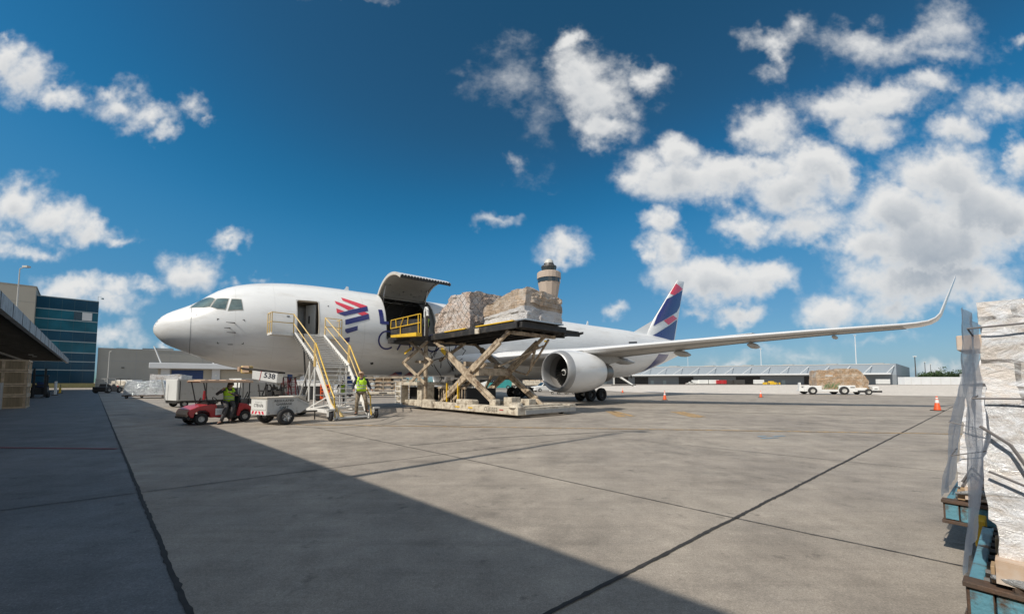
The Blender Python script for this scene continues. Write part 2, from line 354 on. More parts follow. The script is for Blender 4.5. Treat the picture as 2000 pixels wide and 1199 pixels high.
c10 = N.new('ShaderNodeVectorMath'); c10.operation = 'SCALE'; c10.inputs['Scale'].default_value = 1/.1; L.new(cc.outputs[2], c10.inputs[0]); L.new(c10.outputs[0], fm.inputs[7])
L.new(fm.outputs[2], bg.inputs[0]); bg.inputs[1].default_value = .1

# ------------------------------------------------------------------ ground
def ground_mat(name, c1, c2, stain=.42, slabs=False):
    m = bpy.data.materials.new(name); m.use_nodes = True; t = m.node_tree; N = t.nodes; L = t.links; b = N['Principled BSDF']
    tc = N.new('ShaderNodeTexCoord'); src = tc.outputs['Object']
    def no(s, d=8, r=.6, sc=None):
        n = N.new('ShaderNodeTexNoise'); n.inputs['Scale'].default_value = s; n.inputs['Detail'].default_value = d; n.inputs['Roughness'].default_value = r
        if sc:
            mp = N.new('ShaderNodeMapping'); mp.inputs['Scale'].default_value = sc; mp.inputs['Rotation'].default_value = (0, 0, -.72); L.new(src, mp.inputs[0]); L.new(mp.outputs[0], n.inputs['Vector'])
        else: L.new(src, n.inputs['Vector'])
        return n.outputs['Fac']
    def rng(x, a, bb, c, d):
        r = N.new('ShaderNodeMapRange'); r.inputs[1].default_value = a; r.inputs[2].default_value = bb; r.inputs[3].default_value = c; r.inputs[4].default_value = d; L.new(x, r.inputs[0]); return r.outputs[0]
    mx = N.new('ShaderNodeMix'); mx.data_type = 'RGBA'; L.new(rng(no(.22, 9, .65), .35, .65, 0, 1), mx.inputs[0]); mx.inputs[6].default_value = (*c1, 1); mx.inputs[7].default_value = (*c2, 1)
    f = gmath(t, 'MULTIPLY', rng(no(1.6, 9, .7), .3, .75, .80, 1.18), rng(no(90, 3, .6), .3, .7, .70, 1.3))
    f = gmath(t, 'MULTIPLY', f, rng(no(.35, 9, .75), .52, .70, 1, 1-stain))
    f = gmath(t, 'MULTIPLY', f, rng(no(3.0, 6, .7, (.08, 1.2, 1)), .5, .75, 1.03, .80))
    f = gmath(t, 'MULTIPLY', f, rng(no(9, 6, .7), .60, .74, 1, .72))
    f = gmath(t, 'MULTIPLY', f, rng(no(30, 4, .7), .3, .7, .84, 1.16))
    f = gmath(t, 'MULTIPLY', f, rng(no(70, 2, .5), .66, .76, 1, 1.9))
    f = gmath(t, 'MULTIPLY', f, rng(no(2.6, 4, .65), .62, .70, 1, .66))
    f = gmath(t, 'MULTIPLY', f, rng(no(.9, 10, .78), .35, .65, .82, 1.12))
    if slabs:
        mp = N.new('ShaderNodeMapping'); mp.inputs['Rotation'].default_value = (0, 0, -.75); L.new(src, mp.inputs[0])
        br = N.new('ShaderNodeTexBrick'); br.offset = 0; br.inputs['Color1'].default_value = (.9, .9, .9, 1); br.inputs['Color2'].default_value = (1.08, 1.08, 1.08, 1); br.inputs['Mortar'].default_value = (.55, .55, .55, 1)
        br.inputs['Scale'].default_value = 1; br.inputs['Mortar Size'].default_value = .02; br.inputs['Brick Width'].default_value = 7.6; br.inputs['Row Height'].default_value = 7.6
        L.new(mp.outputs[0], br.inputs['Vector']); f = gmath(t, 'MULTIPLY', f, br.outputs['Color'])
    sc = N.new('ShaderNodeVectorMath'); sc.operation = 'SCALE'; L.new(mx.outputs[2], sc.inputs[0]); L.new(f, sc.inputs['Scale']); L.new(sc.outputs[0], b.inputs['Base Color'])
    L.new(rng(no(1.2, 6), .3, .7, .62, .85), b.inputs['Roughness'])
    bp = N.new('ShaderNodeBump'); bp.inputs['Strength'].default_value = .35; bp.inputs['Distance'].default_value = .01; L.new(no(120, 4), bp.inputs['Height']); L.new(bp.outputs[0], b.inputs['Normal'])
    return m
M['apron'] = ground_mat('apron_concrete', (.283, .245, .206), (.370, .322, .266))
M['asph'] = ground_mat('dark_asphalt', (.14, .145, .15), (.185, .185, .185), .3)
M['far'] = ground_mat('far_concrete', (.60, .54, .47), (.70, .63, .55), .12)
M['crack'] = mat('joint_filler', (.035, .033, .032), .85, var=.4, vs=8)
M['pline'] = mat('faded_yellow_line', (.50, .30, .10), .8, var=.3, vs=2, dirt=(.25, .20, .15), ds=6, dth=.5, dw=.08)
M['rline'] = mat('faded_red_line', (.25, .04, .04), .8, var=.3, vs=2)
M['tyre'] = mat('tyre_mark', (.20, .18, .155), .8, var=.3, vs=2)
def sheet(name, poly, z, m, kind='structure'):
    mb = MB().add([(p[0], p[1], z) for p in poly], [tuple(range(len(poly)))]); o = mb.build(name, m, fix=False)
    if o.data.polygons[0].normal.z < 0: o.data.flip_normals()
    return tag(o, kind=kind)
ap = sheet('apron_ground', [(-2500, -400), (2500, -400), (2500, 3500), (-2500, 3500)], 0, 'apron')
def ribbon(mb, a, b, w, z, jag=0, n=1, m=0, taper=0, jb=0):
    a = V(a); b = V(b); d = (b-a); s = V((-d.y, d.x, 0)).normalized(); pts = []
    for i in range(n+1):
        t = i/n; c = a+d*t; j = (NZ.noise(c*1.3)*jag*.5 + NZ.noise(c*18)*jag*.25) if jag else 0
        if jag: e1 = w*(.5+.55*abs(NZ.noise(c*9+V((5, 0, 0))))+.5*max(0, NZ.noise(c*27))); e2 = w*(.5+.55*abs(NZ.noise(c*9+V((0, 7, 0))))+.5*max(0, NZ.noise(c*31)))
        else: e1 = e2 = w/2
        pts.append(c+s*(j-e1)); pts.append(c+s*(j+e2))
    mb.add([(p.x, p.y, z) for p in pts], [(2*i, 2*i+1, 2*i+3, 2*i+2) for i in range(n)], m)
# darker asphalt by the terminal, left of the long joint
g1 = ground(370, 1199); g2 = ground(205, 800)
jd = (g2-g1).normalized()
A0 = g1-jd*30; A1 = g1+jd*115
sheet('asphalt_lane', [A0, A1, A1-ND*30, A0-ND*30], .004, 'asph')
fa = [ground(1240, 766), ground(2300, 779), V((900, 190, 0)), V((300, 235, 0)), V((70, 215, 0)), V((14, 110, 0))]
sheet('taxiway_concrete', fa, .004, 'far')
jm = MB()
ribbon(jm, g1-jd*6, g2+jd*60, .030, .009, .022, 1400)
q1 = ground(1070, 1199); q2 = ground(1830, 810); qd = (q2-q1).normalized()
ribbon(jm, q1-qd*3, q2+qd*40, .030, .008, .022, 1200)
ribbon(jm, ground(860, 886), ground(1440, 1013), .012, .008, .02, 80)
ribbon(jm, ground(1440, 1013), ground(1885, 1107), .012, .008, .02, 40)
ribbon(jm, ground(860, 886), ground(620, 836), .014, .008, .02, 40)
ribbon(jm, ground(0, 998), ground(640, 915), .016, .011, .02, 60)
ribbon(jm, ground(640, 915), ground(1200, 846), .014, .008, .02, 60)
ribbon(jm, ground(1120, 847), ground(1885, 925), .012, .008, .02, 60)
tag(jm.build('pavement_joints', 'crack', fix=False), kind='structure')
ym = MB()
ribbon(ym, ground(560, 829), ground(1250, 838), .10, .009, .03, 40); ribbon(ym, ground(1250, 838), ground(1890, 848), .10, .009, .03, 40)
for (a, b, w) in (((1190, 803), (1215, 814), .45), ((1198, 803), (1236, 813), .3), ((1318, 804), (1362, 815), .5), ((1330, 804), (1374, 814), .25)):
    ribbon(ym, ground(*a), ground(*b), w, .010)
tag(ym.build('yellow_apron_lines', 'pline', fix=False), kind='structure')
rm_ = MB(); ribbon(rm_, ground(-60, 874), ground(228, 877), .09, .012); tag(rm_.build('red_apron_line', 'rline', fix=False), kind='structure')
bm_ = MB()
for a, b in (((1480, 853), (1497, 852)), ((1510, 852), (1532, 851.5)), ((1486, 856), (1520, 855))): ribbon(bm_, ground(*a), ground(*b), .07, .011, .02, 8)
tag(bm_.build('blue_paint_marks', mat('faded_blue', (.22, .34, .45), .8), fix=False), kind='structure')
tm = MB()
def arcmark(pts, w):
    P = [ground(*p) for p in pts]
    for i in range(len(P)-1): ribbon(tm, P[i], P[i+1], w, .0065)
arcmark([(560, 833), (640, 836), (700, 833), (760, 826), (790, 815)], .10)
arcmark([(600, 826), (680, 829), (745, 821), (780, 808)], .10)
arcmark([(745, 830), (800, 826), (880, 832), (960, 828)], .08)
arcmark([(800, 870), (960, 855), (1100, 848), (1300, 838)], .09)
arcmark([(1180, 798), (1420, 805), (1700, 812), (1880, 812)], .12)
tag(tm.build('tyre_marks', 'tyre', fix=False), kind='structure')
# ------------------------------------------------------------------ aircraft
plane = thing('cargo_airplane', 'large white twin-engine cargo jet with open side door and upturned wing tip', 'airplane', PO, PA)
ST = [(0, 4.22, 4.30, .02), (.05, 4.02, 4.50, .23), (.2, 3.80, 4.78, .48), (.5, 3.52, 5.08, .80), (1.0, 3.28, 5.39, 1.15), (1.4, 3.10, 5.62, 1.38), (1.8, 2.92, 5.92, 1.57), (2.3, 2.70, 6.38, 1.78), (3.0, 2.48, 6.80, 2.02),
      (3.8, 2.31, 7.09, 2.22), (4.8, 2.17, 7.31, 2.38), (6.0, 2.07, 7.46, 2.47), (7.5, 2.03, 7.54, 2.51), (9, 2.02, 7.56, 2.515), (36, 2.02, 7.55, 2.515), (39, 2.15, 7.55, 2.47), (42, 2.60, 7.50, 2.30), (45, 3.28, 7.40, 2.0), (48, 4.02, 7.26, 1.55), (50.5, 4.70, 7.06, 1.1), (52.5, 5.25, 6.8, .65), (53.7, 5.65, 6.45, .28)]
def pchip(xs, ys):
    n = len(xs); h = [xs[i+1]-xs[i] for i in range(n-1)]; d = [(ys[i+1]-ys[i])/h[i] for i in range(n-1)]
    m = [d[0]]+[0 if d[i-1]*d[i] <= 0 else (h[i-1]+h[i])*3/((2*h[i]+h[i-1])/d[i-1]+(h[i]+2*h[i-1])/d[i]) for i in range(1, n-1)]+[d[-1]]
    def f(x):
        if x <= xs[0]: return ys[0]
        if x >= xs[-1]: return ys[-1]
        i = max(j for j in range(n-1) if xs[j] <= x); t = (x-xs[i])/h[i]
        return ys[i]*(1+2*t)*(1-t)**2+h[i]*m[i]*t*(1-t)**2+ys[i+1]*t*t*(3-2*t)+h[i]*m[i+1]*t*t*(t-1)
    return f
_sx = [s[0] for s in ST]; _zb, _zt, _hw = (pchip([sqrt(x) for x in _sx], [s[k] for s in ST]) for k in (1, 2, 3))
def sec(x): q = sqrt(max(0, x)); return _zb(q), _zt(q), _hw(q)
def surf(x, th, off=0):
    zb, zt, hw = sec(x); c, b = (zb+zt)/2, (zt-zb)/2
    n = V((0, -cos(th)/hw, sin(th)/b)).normalized()
    if x < 4.5:
        e = .02; zb2, zt2, hw2 = sec(x+e); p1 = V((x, -hw*cos(th), c+b*sin(th))); p2 = V((x+e, -hw2*cos(th), (zb2+zt2)/2+(zt2-zb2)/2*sin(th)))
        tx = (p2-p1); tt_ = V((0, hw*sin(th), b*cos(th))); n = tx.cross(tt_).normalized()
        if n.dot(V((0, -cos(th), sin(th)))) < 0: n = -n
    return V((x, -hw*cos(th), c+b*sin(th))) + n*off
CAML = toL(V((0, 0, CAMZ)))
def hit(u, v):
    r = ray(u, v); rl = V((r.dot(AX), r.dot(AY), r.z)).normalized(); t = 12.0
    ins = lambda p: p.x > 0 and p.x < 53.7 and ((p.y/sec(p.x)[2])**2+((p.z-(sec(p.x)[0]+sec(p.x)[1])/2)/((sec(p.x)[1]-sec(p.x)[0])/2))**2) < 1
    best = None
    while t < 90:
        if ins(CAML+rl*t): break
        t += .05
    else: return hit(u, v+.7 if v < 650 else v-.7)
    a, b = t-.05, t
    for _ in range(20):
        m_ = (a+b)/2
        if ins(CAML+rl*m_): b = m_
        else: a = m_
    p = CAML+rl*b; zb, zt, hw = sec(p.x)
    return p.x, atan2((p.z-(zb+zt)/2)/((zt-zb)/2), -p.y/hw)
def decal_mb(poly, fn, st=(.25, .06), mb=None, m=0):
    b = bmesh.new(); f = b.faces.new([b.verts.new((p[0], p[1], 0)) for p in poly])
    for ax in (0, 1):
        lo = min(p[ax] for p in poly); hi = max(p[ax] for p in poly); k = int((hi-lo)/st[ax])+1
        for i in range(1, k):
            q = [0, 0, 0]; q[ax] = lo+(hi-lo)*i/k; nn = [0, 0, 0]; nn[ax] = 1
            bmesh.ops.bisect_plane(b, geom=b.verts[:]+b.edges[:]+b.faces[:], plane_co=q, plane_no=nn)
    b.verts.ensure_lookup_table(); b.verts.index_update(); mb = mb or MB()
    mb.add([fn(v.co.x, v.co.y) for v in b.verts], [tuple(v.index for v in f.verts) for f in b.faces], m); b.free(); return mb
fdec = lambda off: (lambda x, th: surf(x, th, off))
def pdec(px, off=.012, mb=None, m=0): return decal_mb([hit(*p) for p in px], fdec(off), mb=mb, m=m)
def outw(o):   # decals: face away from the axis
    me = o.data; me.update()
    b = bmesh.new(); b.from_mesh(me)
    for f in b.faces:
        c = f.calc_center_median()
        if f.normal.dot(V((0, c.y, c.z-4.85))) < 0: f.normal_flip()
    b.to_mesh(me); b.free(); return o
D = pi/180
xs = [0, .02, .05, .1, .17, .25, .35, .5, .7, .95, 1.2, 1.45, 1.75, 2.1, 2.5, 2.9, 3.3, 3.8, 4.3, 4.9, 5.45, 5.95, 6.5, 7.05, 7.6, 8.4, 9.2, 10.1, 10.95, 12.1, 13.3, 14.45, 15.5]
xs += [16.5+i for i in range(20)] + [36.2+.7*i for i in range(25)] + [53.4, 53.7]
angs = [(-10.5+6*k)*D for k in range(60)]
def hole(x0, x1, a):   # a in degrees mid-cell
    return (5.9 < x0 and x1 < 7.1 and -10.5 < a < 31.5) or (10.9 < x0 and x1 < 14.5 and -10.5 < a < 73.5)
mb = MB(); n = 60; mb.v = [surf(x, a) for x in xs for a in angs]
for i in range(len(xs)-1):
    for j in range(n):
        if hole(xs[i], xs[i+1], -7.5+6*j): continue
        mb.f.append([i*n+j, i*n+(j+1) % n, (i+1)*n+(j+1) % n, (i+1)*n+j]); mb.m.append(0)
mb.f.append([(len(xs)-1)*n+j for j in range(n)]); mb.m.append(0)
outw(mb.build('fuselage', 'white', plane, smooth='all', fix=False))
# radome seam, panel lines
mb = MB()
def seamring(x, a0, a1, w=.014, off=.006): 
    k = 40; 
    for i in range(k):
        t0 = (a0+(a1-a0)*i/k)*D; t1 = (a0+(a1-a0)*(i+1)/k)*D
        mb.add([surf(x-w, t0, off), surf(x+w, t0, off), surf(x+w, t1, off), surf(x-w, t1, off)], [(0, 1, 2, 3)])
def seamline(x0, x1, th, w=.005, off=.006, k=30):
    for i in range(k):
        a = x0+(x1-x0)*i/k; b = x0+(x1-x0)*(i+1)/k
        mb.add([surf(a, th*D-w/2.5, off), surf(b, th*D-w/2.5, off), surf(b, th*D+w/2.5, off), surf(a, th*D+w/2.5, off)], [(0, 1, 2, 3)])
seamring(1.45, 0, 360, .012)
outw(mb.build('radome_seam', 'seam', plane, fix=False))
mb = MB()
for x in (9.6, 16.6, 36.6, 45): seamring(x, -80, 85, .004)
for i in range(13): seamring(18.2+i*2.05, -60, 80, .0022)
for x in (3.2, 4.9, 8.2): seamring(x, -75, 60, .002)
for th in (-38, -22, 8, 46): seamline(9.6 if th in (-38, 46) else 15, 46, th, .0025, k=60)
seamline(1.5, 9.6, -30, .003)
outw(mb.build('panel_lines', M['lgrey'], plane, fix=False))
# windscreen
winm = M['glass']
for k, pol in enumerate([[(372, 601), (391, 585), (419, 584), (410, 598.5), (398, 600.5)], [(412, 599.5), (424, 584), (446.5, 584), (440, 604), (425, 603)], [(446, 606), (453, 584.5), (471, 585.5), (474, 604.5)]]):
    q = [hit(*p) for p in pol]
    fr_c = (sum(p[0] for p in q)/len(q), sum(p[1] for p in q)/len(q))
    big = [(fr_c[0]+(p[0]-fr_c[0])*1.10, fr_c[1]+(p[1]-fr_c[1])*1.14) for p in q]
    for sgn in (1, -1):
        f1 = (lambda x, th: surf(x, th, .006)) if sgn == 1 else (lambda x, th: (lambda p: V((p.x, -p.y, p.z)))(surf(x, th, .006)))
        f2 = (lambda x, th: surf(x, th, .011)) if sgn == 1 else (lambda x, th: (lambda p: V((p.x, -p.y, p.z)))(surf(x, th, .011)))
        wf = outw(decal_mb(big, f1, (.15, .05)).build('cockpit_window', 'greyin', plane, fix=False))
        outw(decal_mb(q, f2, (.15, .05)).build('pane', 'cglass', wf, smooth='all', fix=False))
# livery
mbc = MB(); mbn = MB()
Z3 = lambda x, y: (640+x/9.22, 570+y/9.22)
for q in ([(240, 103), (715, 258), (640, 290), (585, 290), (268, 158)], [(125, 163), (490, 297), (370, 330), (148, 215)], [(155, 297), (300, 350), (180, 383), (163, 378)], [(660, 357), (738, 395), (620, 428), (535, 390)]):
    outw(pdec([Z3(*p) for p in q], .012).build('coral_stripe', 'coral', plane, fix=False))
for q in ([(183, 388), (710, 262), (724, 345), (300, 433)], [(315, 503), (738, 398), (747, 490), (318, 597)], [(315, 668), (541, 610), (538, 690), (352, 748), (312, 712)], [(300, 835), (398, 812), (392, 898), (320, 917), (296, 893)],
          [(908, 320), (978, 323), (1015, 530), (1098, 535), (1100, 590), (942, 577)]):
    outw(pdec([Z3(*p) for p in q], .016).build('navy_stripe', 'navy', plane, fix=False))
mbt = MB()
cc_ = hit(*Z3(1075, 870)); cr = .72
def ring_seg(cx, cth, r, w, a0, a1, k=24):
    for i in range(k):
        t0 = (a0+(a1-a0)*i/k)*D; t1 = (a0+(a1-a0)*(i+1)/k)*D
        P = [(cx+cos(t)*rr, cth+sin(t)*rr/2.6) for t, rr in ((t0, r-w), (t0, r), (t1, r), (t1, r-w))]
        mbt.add([surf(x, th, .014) for x, th in P], [(0, 1, 2, 3)])
def endletter():
    global mbt
    outw(mbt.build('letter', 'navy', plane, fix=False)); mbt = MB()
ring_seg(cc_[0]-.02, cc_[1], .58, .10, 48, 312); endletter()
def strokes(x0, th0, h, lines, w=.10):
    for (a, b) in lines:
        a = V((a[0]*h, a[1]*h)); b = V((b[0]*h, b[1]*h)); d = (b-a).normalized(); s = V((-d.y, d.x))*w/2
        decal_mb([(x0+p.x, th0+p.y/2.6) for p in (a-s, b-s, b+s, a+s)], fdec(.014), mb=mbt)
strokes(cc_[0]+.72, cc_[1]-.56/2.6, 1.12, [((0, 0), (.42, 1)), ((.42, 1), (.84, 0)), ((.17, .34), (.67, .34))]); endletter()
strokes(cc_[0]+1.80, cc_[1]-.56/2.6, 1.12, [((0, 0), (0, 1)), ((0, 1), (.5, .95)), ((.5, .95), (.55, .6)), ((.55, .6), (0, .48)), ((.25, .5), (.62, 0))]); endletter()
ring_seg(cc_[0]+3.2, cc_[1], .58, .10, 50, 360); endletter(); ring_seg(cc_[0]+4.5, cc_[1], .58, .10, 0, 360); endletter()
mbb = MB()
for q in ([(756, 736), (771, 727), (783, 730), (783, 737)], [(785, 736.5), (798, 727), (806, 730), (806, 737)], [(1272, 712), (1287, 690), (1290, 700), (1278, 708)]):
    try: outw(pdec(q, .012).build('belly_red_stripe', 'red', plane, fix=False))
    except Exception as ex: print('skip', q, ex)
mbb = MB()
for q in ([(771, 726), (785, 726), (785, 733), (779, 732)], [(798, 726), (812, 726), (812, 733), (804, 731)], [(1250, 728.5), (1275, 707), (1287, 691), (1306, 692), (1296, 706), (1278, 717)]):
    try: outw(pdec(q, .014).build('belly_navy_stripe', 'navy', plane, fix=False))
    except Exception as ex: print('skip', q, ex)
mbm = MB()
for c in ((424, 622), (478, 624), (424, 671), (476, 672)):
    sx = 1 if c[0] < 450 else -1; sy = 1 if c[1] < 650 else -1
    pdec([(c[0], c[1]), (c[0]+4*sx, c[1]), (c[0]+4*sx, c[1]+1.2*sy), (c[0], c[1]+1.2*sy)], .012, mbm); pdec([(c[0], c[1]), (c[0]+1.2*sx, c[1]), (c[0]+1.2*sx, c[1]+3.5*sy), (c[0], c[1]+3.5*sy)], .012, mbm)
for q in ([(445, 672), (455, 672), (455, 673), (445, 673)], [(560, 617), (566, 617), (566, 619), (560, 619)], [(640, 597), (642, 597), (642, 599), (640, 599)], [(723, 708), (729, 707), (729, 711), (724, 712)], [(379, 611), (384, 614), (384, 616), (380, 614)],
          [(1228, 667.5), (1244, 667), (1244, 670), (1228, 670.5)], [(1058, 684), (1061, 684), (1061, 686), (1058, 686)], [(560, 630), (572, 630), (572, 631), (560, 631)]):
    pdec(q, .012, mbm)
for o_m in islands(mbm, 'service_mark', 'black', plane): outw(o_m)
outw(pdec([(1063, 664.5), (1071, 664.5), (1071, 668), (1063, 668)], .012).build('yellow_placard', 'yellow', plane, fix=False))
for (u, v, l) in ((458, 631, .32), (449, 640.5, .2), (459, 649, .32)):
    x, th = hit(u, v); p0 = surf(x, th); p1 = surf(x, th, .14)
    MB().tube([p0, p1], .022).tube([p1+V((.05, 0, 0)), p1-V((l, 0, 0))], [.028, .014]).build('pitot_probe', 'dmetal', plane, smooth=True)
# door L1: reveal, cabin, open door
def reveal(x0, x1, a0, a1, dep, mbx):
    k = 8
    for x in (x0, x1):
        for i in range(k):
            t0, t1 = (a0+(a1-a0)*i/k)*D, (a0+(a1-a0)*(i+1)/k)*D
            mbx.add([surf(x, t0, .002), surf(x, t1, .002), surf(x, t1, -dep), surf(x, t0, -dep)], [(0, 1, 2, 3)])
    for a in (a0, a1):
        mbx.add([surf(x0, a*D, .002), surf(x1, a*D, .002), surf(x1, a*D, -dep), surf(x0, a*D, -dep)], [(0, 1, 2, 3)])
    # raised rim round the opening
    w = .035
    for x in (x0, x1):
        for i in range(k):
            t0, t1 = (a0+(a1-a0)*i/k)*D, (a0+(a1-a0)*(i+1)/k)*D
            mbx.add([surf(x-w, t0, .01), surf(x+w*.2, t0, .01), surf(x+w*.2, t1, .01), surf(x-w, t1, .01)] if x == x0 else [surf(x-w*.2, t0, .01), surf(x+w, t0, .01), surf(x+w, t1, .01), surf(x-w*.2, t1, .01)], [(0, 1, 2, 3)], 1)
    for a in (a0, a1):
        da = .35 if a == a1 else -.35
        mbx.add([surf(x0-w, (a+da*1.8)*D, .01), surf(x1+w, (a+da*1.8)*D, .01), surf(x1+w, a*D, .01), surf(x0-w, a*D, .01)], [(0, 1, 2, 3)], 1)
    # rounded corners
    for cx, sx in ((x0, 1), (x1, -1)):
        for ca, sa in ((a0, 1), (a1, -1)):
            R_ = .14; pts = [(cx, ca*D)]
            for i in range(7):
                t = i/6*pi/2; pts.append((cx+sx*(R_-R_*sin(t)), (ca*D)+sa*(R_-R_*cos(t))/2.6))
            mbx.add([surf(p[0], p[1], .001) for p in pts], [tuple(range(len(pts)))], 2)
mb = MB(); reveal(5.95, 7.05, -10.5, 31.5, .14, mb)
mb.build('crew_door_frame', ['cream', 'lgrey', 'white'], plane, fix=False)
cb_ = MB(); cb_.bx(5.3, 7.7, -1.72, -.5, 4.28, 6.45); b_ = cb_.build('crew_cabin', 'cream', plane, fix=False)
tmpb = bmesh.new(); tmpb.from_mesh(b_.data); fr = [f for f in tmpb.faces if f.normal.y*1 < -.9 or (abs(f.calc_center_median().y+1.72) < .01)]; bmesh.ops.delete(tmpb, geom=fr, context='FACES'); tmpb.to_mesh(b_.data); tmpb.free()
mb = MB(); mb.bx(5.5, 6.72, -.75, -.65, 4.31, 6.1); mb.prism([(5.62, 4.32), (6.68, 4.32), (6.68, 5.92), (6.2, 6.0), (5.62, 5.7)], V((0, -.9, 0)), V((1, 0, 0)), V((0, 0, 1)), V((0, 1, 0)), .1)
mb.build('galley_partition', 'grey', plane)
mb = MB(); mb.box((6.8, -1.6, 5.2), (.10, .75, 1.75), rotz(.5)); mb.box((6.72, -1.57, 5.2), (.05, .1, .45), rotz(.5), m=1)
mb.build('open_crew_door', ['lgrey', 'black'], plane, bevel=.02)
# main deck: lining, floor, reveal, raised door
mb = MB(); reveal(10.95, 14.45, -10.5, 73.5, .18, mb); mb.build('cargo_door_frame', ['greyin', 'lgrey', 'white'], plane, fix=False)
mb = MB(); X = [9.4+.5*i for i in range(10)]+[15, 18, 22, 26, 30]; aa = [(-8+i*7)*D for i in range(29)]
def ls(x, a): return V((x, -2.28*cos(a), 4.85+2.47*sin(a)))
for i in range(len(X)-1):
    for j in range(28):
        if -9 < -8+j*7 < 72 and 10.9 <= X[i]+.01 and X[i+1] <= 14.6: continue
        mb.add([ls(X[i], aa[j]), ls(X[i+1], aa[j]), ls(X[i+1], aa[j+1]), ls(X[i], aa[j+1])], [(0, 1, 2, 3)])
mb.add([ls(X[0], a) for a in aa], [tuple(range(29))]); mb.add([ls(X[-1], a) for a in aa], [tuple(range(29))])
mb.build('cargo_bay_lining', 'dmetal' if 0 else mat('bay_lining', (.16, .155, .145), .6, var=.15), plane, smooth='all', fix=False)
mb = MB(); mb.bx(9.4, 30, -2.27, 2.27, 4.30, 4.42)
for i in range(14): mb.bx(9.6, 29.8, -2.1+i*.31, -2.05+i*.31, 4.42, 4.47, m=1)
mb.build('cargo_bay_floor', ['black', 'metal'], plane)
mb = MB()
for i in range(9): a0 = [ls(10+i*1.2, (j*8)*D)*1 for j in range(0, 24)]; mb.tube([V((p.x, p.y*.985, p.z-.03)) for p in a0 if not (p.y < 0 and 10.8 < p.x < 14.5 and p.z < 7.2)], .035, 5)
mb.build('cargo_bay_ribs', 'grey', plane, smooth=True)
H0 = surf(11, 73.5*D); PHI = -71.5*D
def opn(p):
    d = V((0, p.y-H0.y, p.z-H0.z)); return V((p.x, H0.y+d.y*cos(PHI)-d.z*sin(PHI), H0.z+d.y*sin(PHI)+d.z*cos(PHI)))
mb = MB(); k = 22; xa, xb = 10.98, 14.42
thd = [(73.3-88*i/k)*D for i in range(k+1)]
so_ = lambda x, th, off: surf(12, th, off)*1 + V((x-12, 0, 0))
for (x0, x1) in ((xa, xb),):
    for i in range(k):
        a, b = thd[i], thd[i+1]
        mb.add([opn(so_(x, t, o)) for x, t, o in ((x0, a, 0), (x1, a, 0), (x1, b, 0), (x0, b, 0))], [(0, 1, 2, 3)], 0)
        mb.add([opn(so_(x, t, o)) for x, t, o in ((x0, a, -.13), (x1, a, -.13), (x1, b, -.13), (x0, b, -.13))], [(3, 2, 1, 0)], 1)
        for x in (x0, x1): mb.add([opn(so_(x, t, o)) for t, o in ((a, 0), (b, 0), (b, -.13), (a, -.13))], [(0, 1, 2, 3)], 2)
    for t in (thd[0], thd[-1]): mb.add([opn(so_(x, t, o)) for x, o in ((x0, 0), (x1, 0), (x1, -.13), (x0, -.13))], [(0, 1, 2, 3)], 2)
door = mb.build('main_cargo_door', ['white', 'greyin', 'lgrey'], plane, fix=False); door['label'] = 'curved cargo door raised open above the fuselage'
for p in door.data.polygons: p.use_smooth = p.material_index != 2
mb = MB()
for x in (xa+.05, xb-.05):
    mb = MB()
    for i in range(k):
        a, b = thd[i], thd[i+1]; mb.add([opn(so_(x+s, t, o)) for s, t, o in ((-.05, a, -.13), (.05, a, -.13), (.05, a, -.19), (-.05, a, -.19), (-.05, b, -.13), (.05, b, -.13), (.05, b, -.19), (-.05, b, -.19))], [(2, 3, 7, 6), (0, 3, 7, 4), (1, 2, 6, 5)])
    mb.build('door_rib', 'cream', door)
mb = MB()
for i in range(17):
    x = xa+.12+i*.2; p = opn(so_(x, thd[-1], -.06)); mb.box(p, (.11, .10, .17), m=0); mb.box(opn(so_(x+.08, thd[-1], -.1)), (.05, .14, .11), m=1)
mb.bx(xa+.02, xb-.02, 0, 0, 0, 0) if 0 else None
pe = opn(so_(0, thd[-1], -.08)); mb.box(((xa+xb)/2, pe.y+.03, pe.z), (xb-xa-.04, .08, .15), m=0)
mb.build('latch_row', ['black', 'dmetal'], door)
mb = MB()
for x, th in ((11.3, 62), (11.9, 64), (13.2, 63), (13.9, 64), (12.6, 60), (11.5, 50), (13.8, 52), (12.4, 66), (13.5, 67)):
    c = opn(so_(x, th*D, -.13)); nrm = (opn(so_(x, th*D, -.2))-c).normalized(); mb.lathe([(0, .055), (.03, .055), (.03, .001)], c, nrm, 10)
islands(mb, 'door_fastener', 'metal', door)
mb = MB()
mb.tube([opn(so_(xa, 73*D, -.05)), opn(so_(xb, 73*D, -.05))], .06, 8)
mb.build('door_hinge', 'lgrey', plane)
for x in (11.2, 14.2): MB().tube([(x, -1.2, 6.9), opn(so_(x, 50*D, -.15))], .04, 8).build('door_actuator', 'metal', plane)
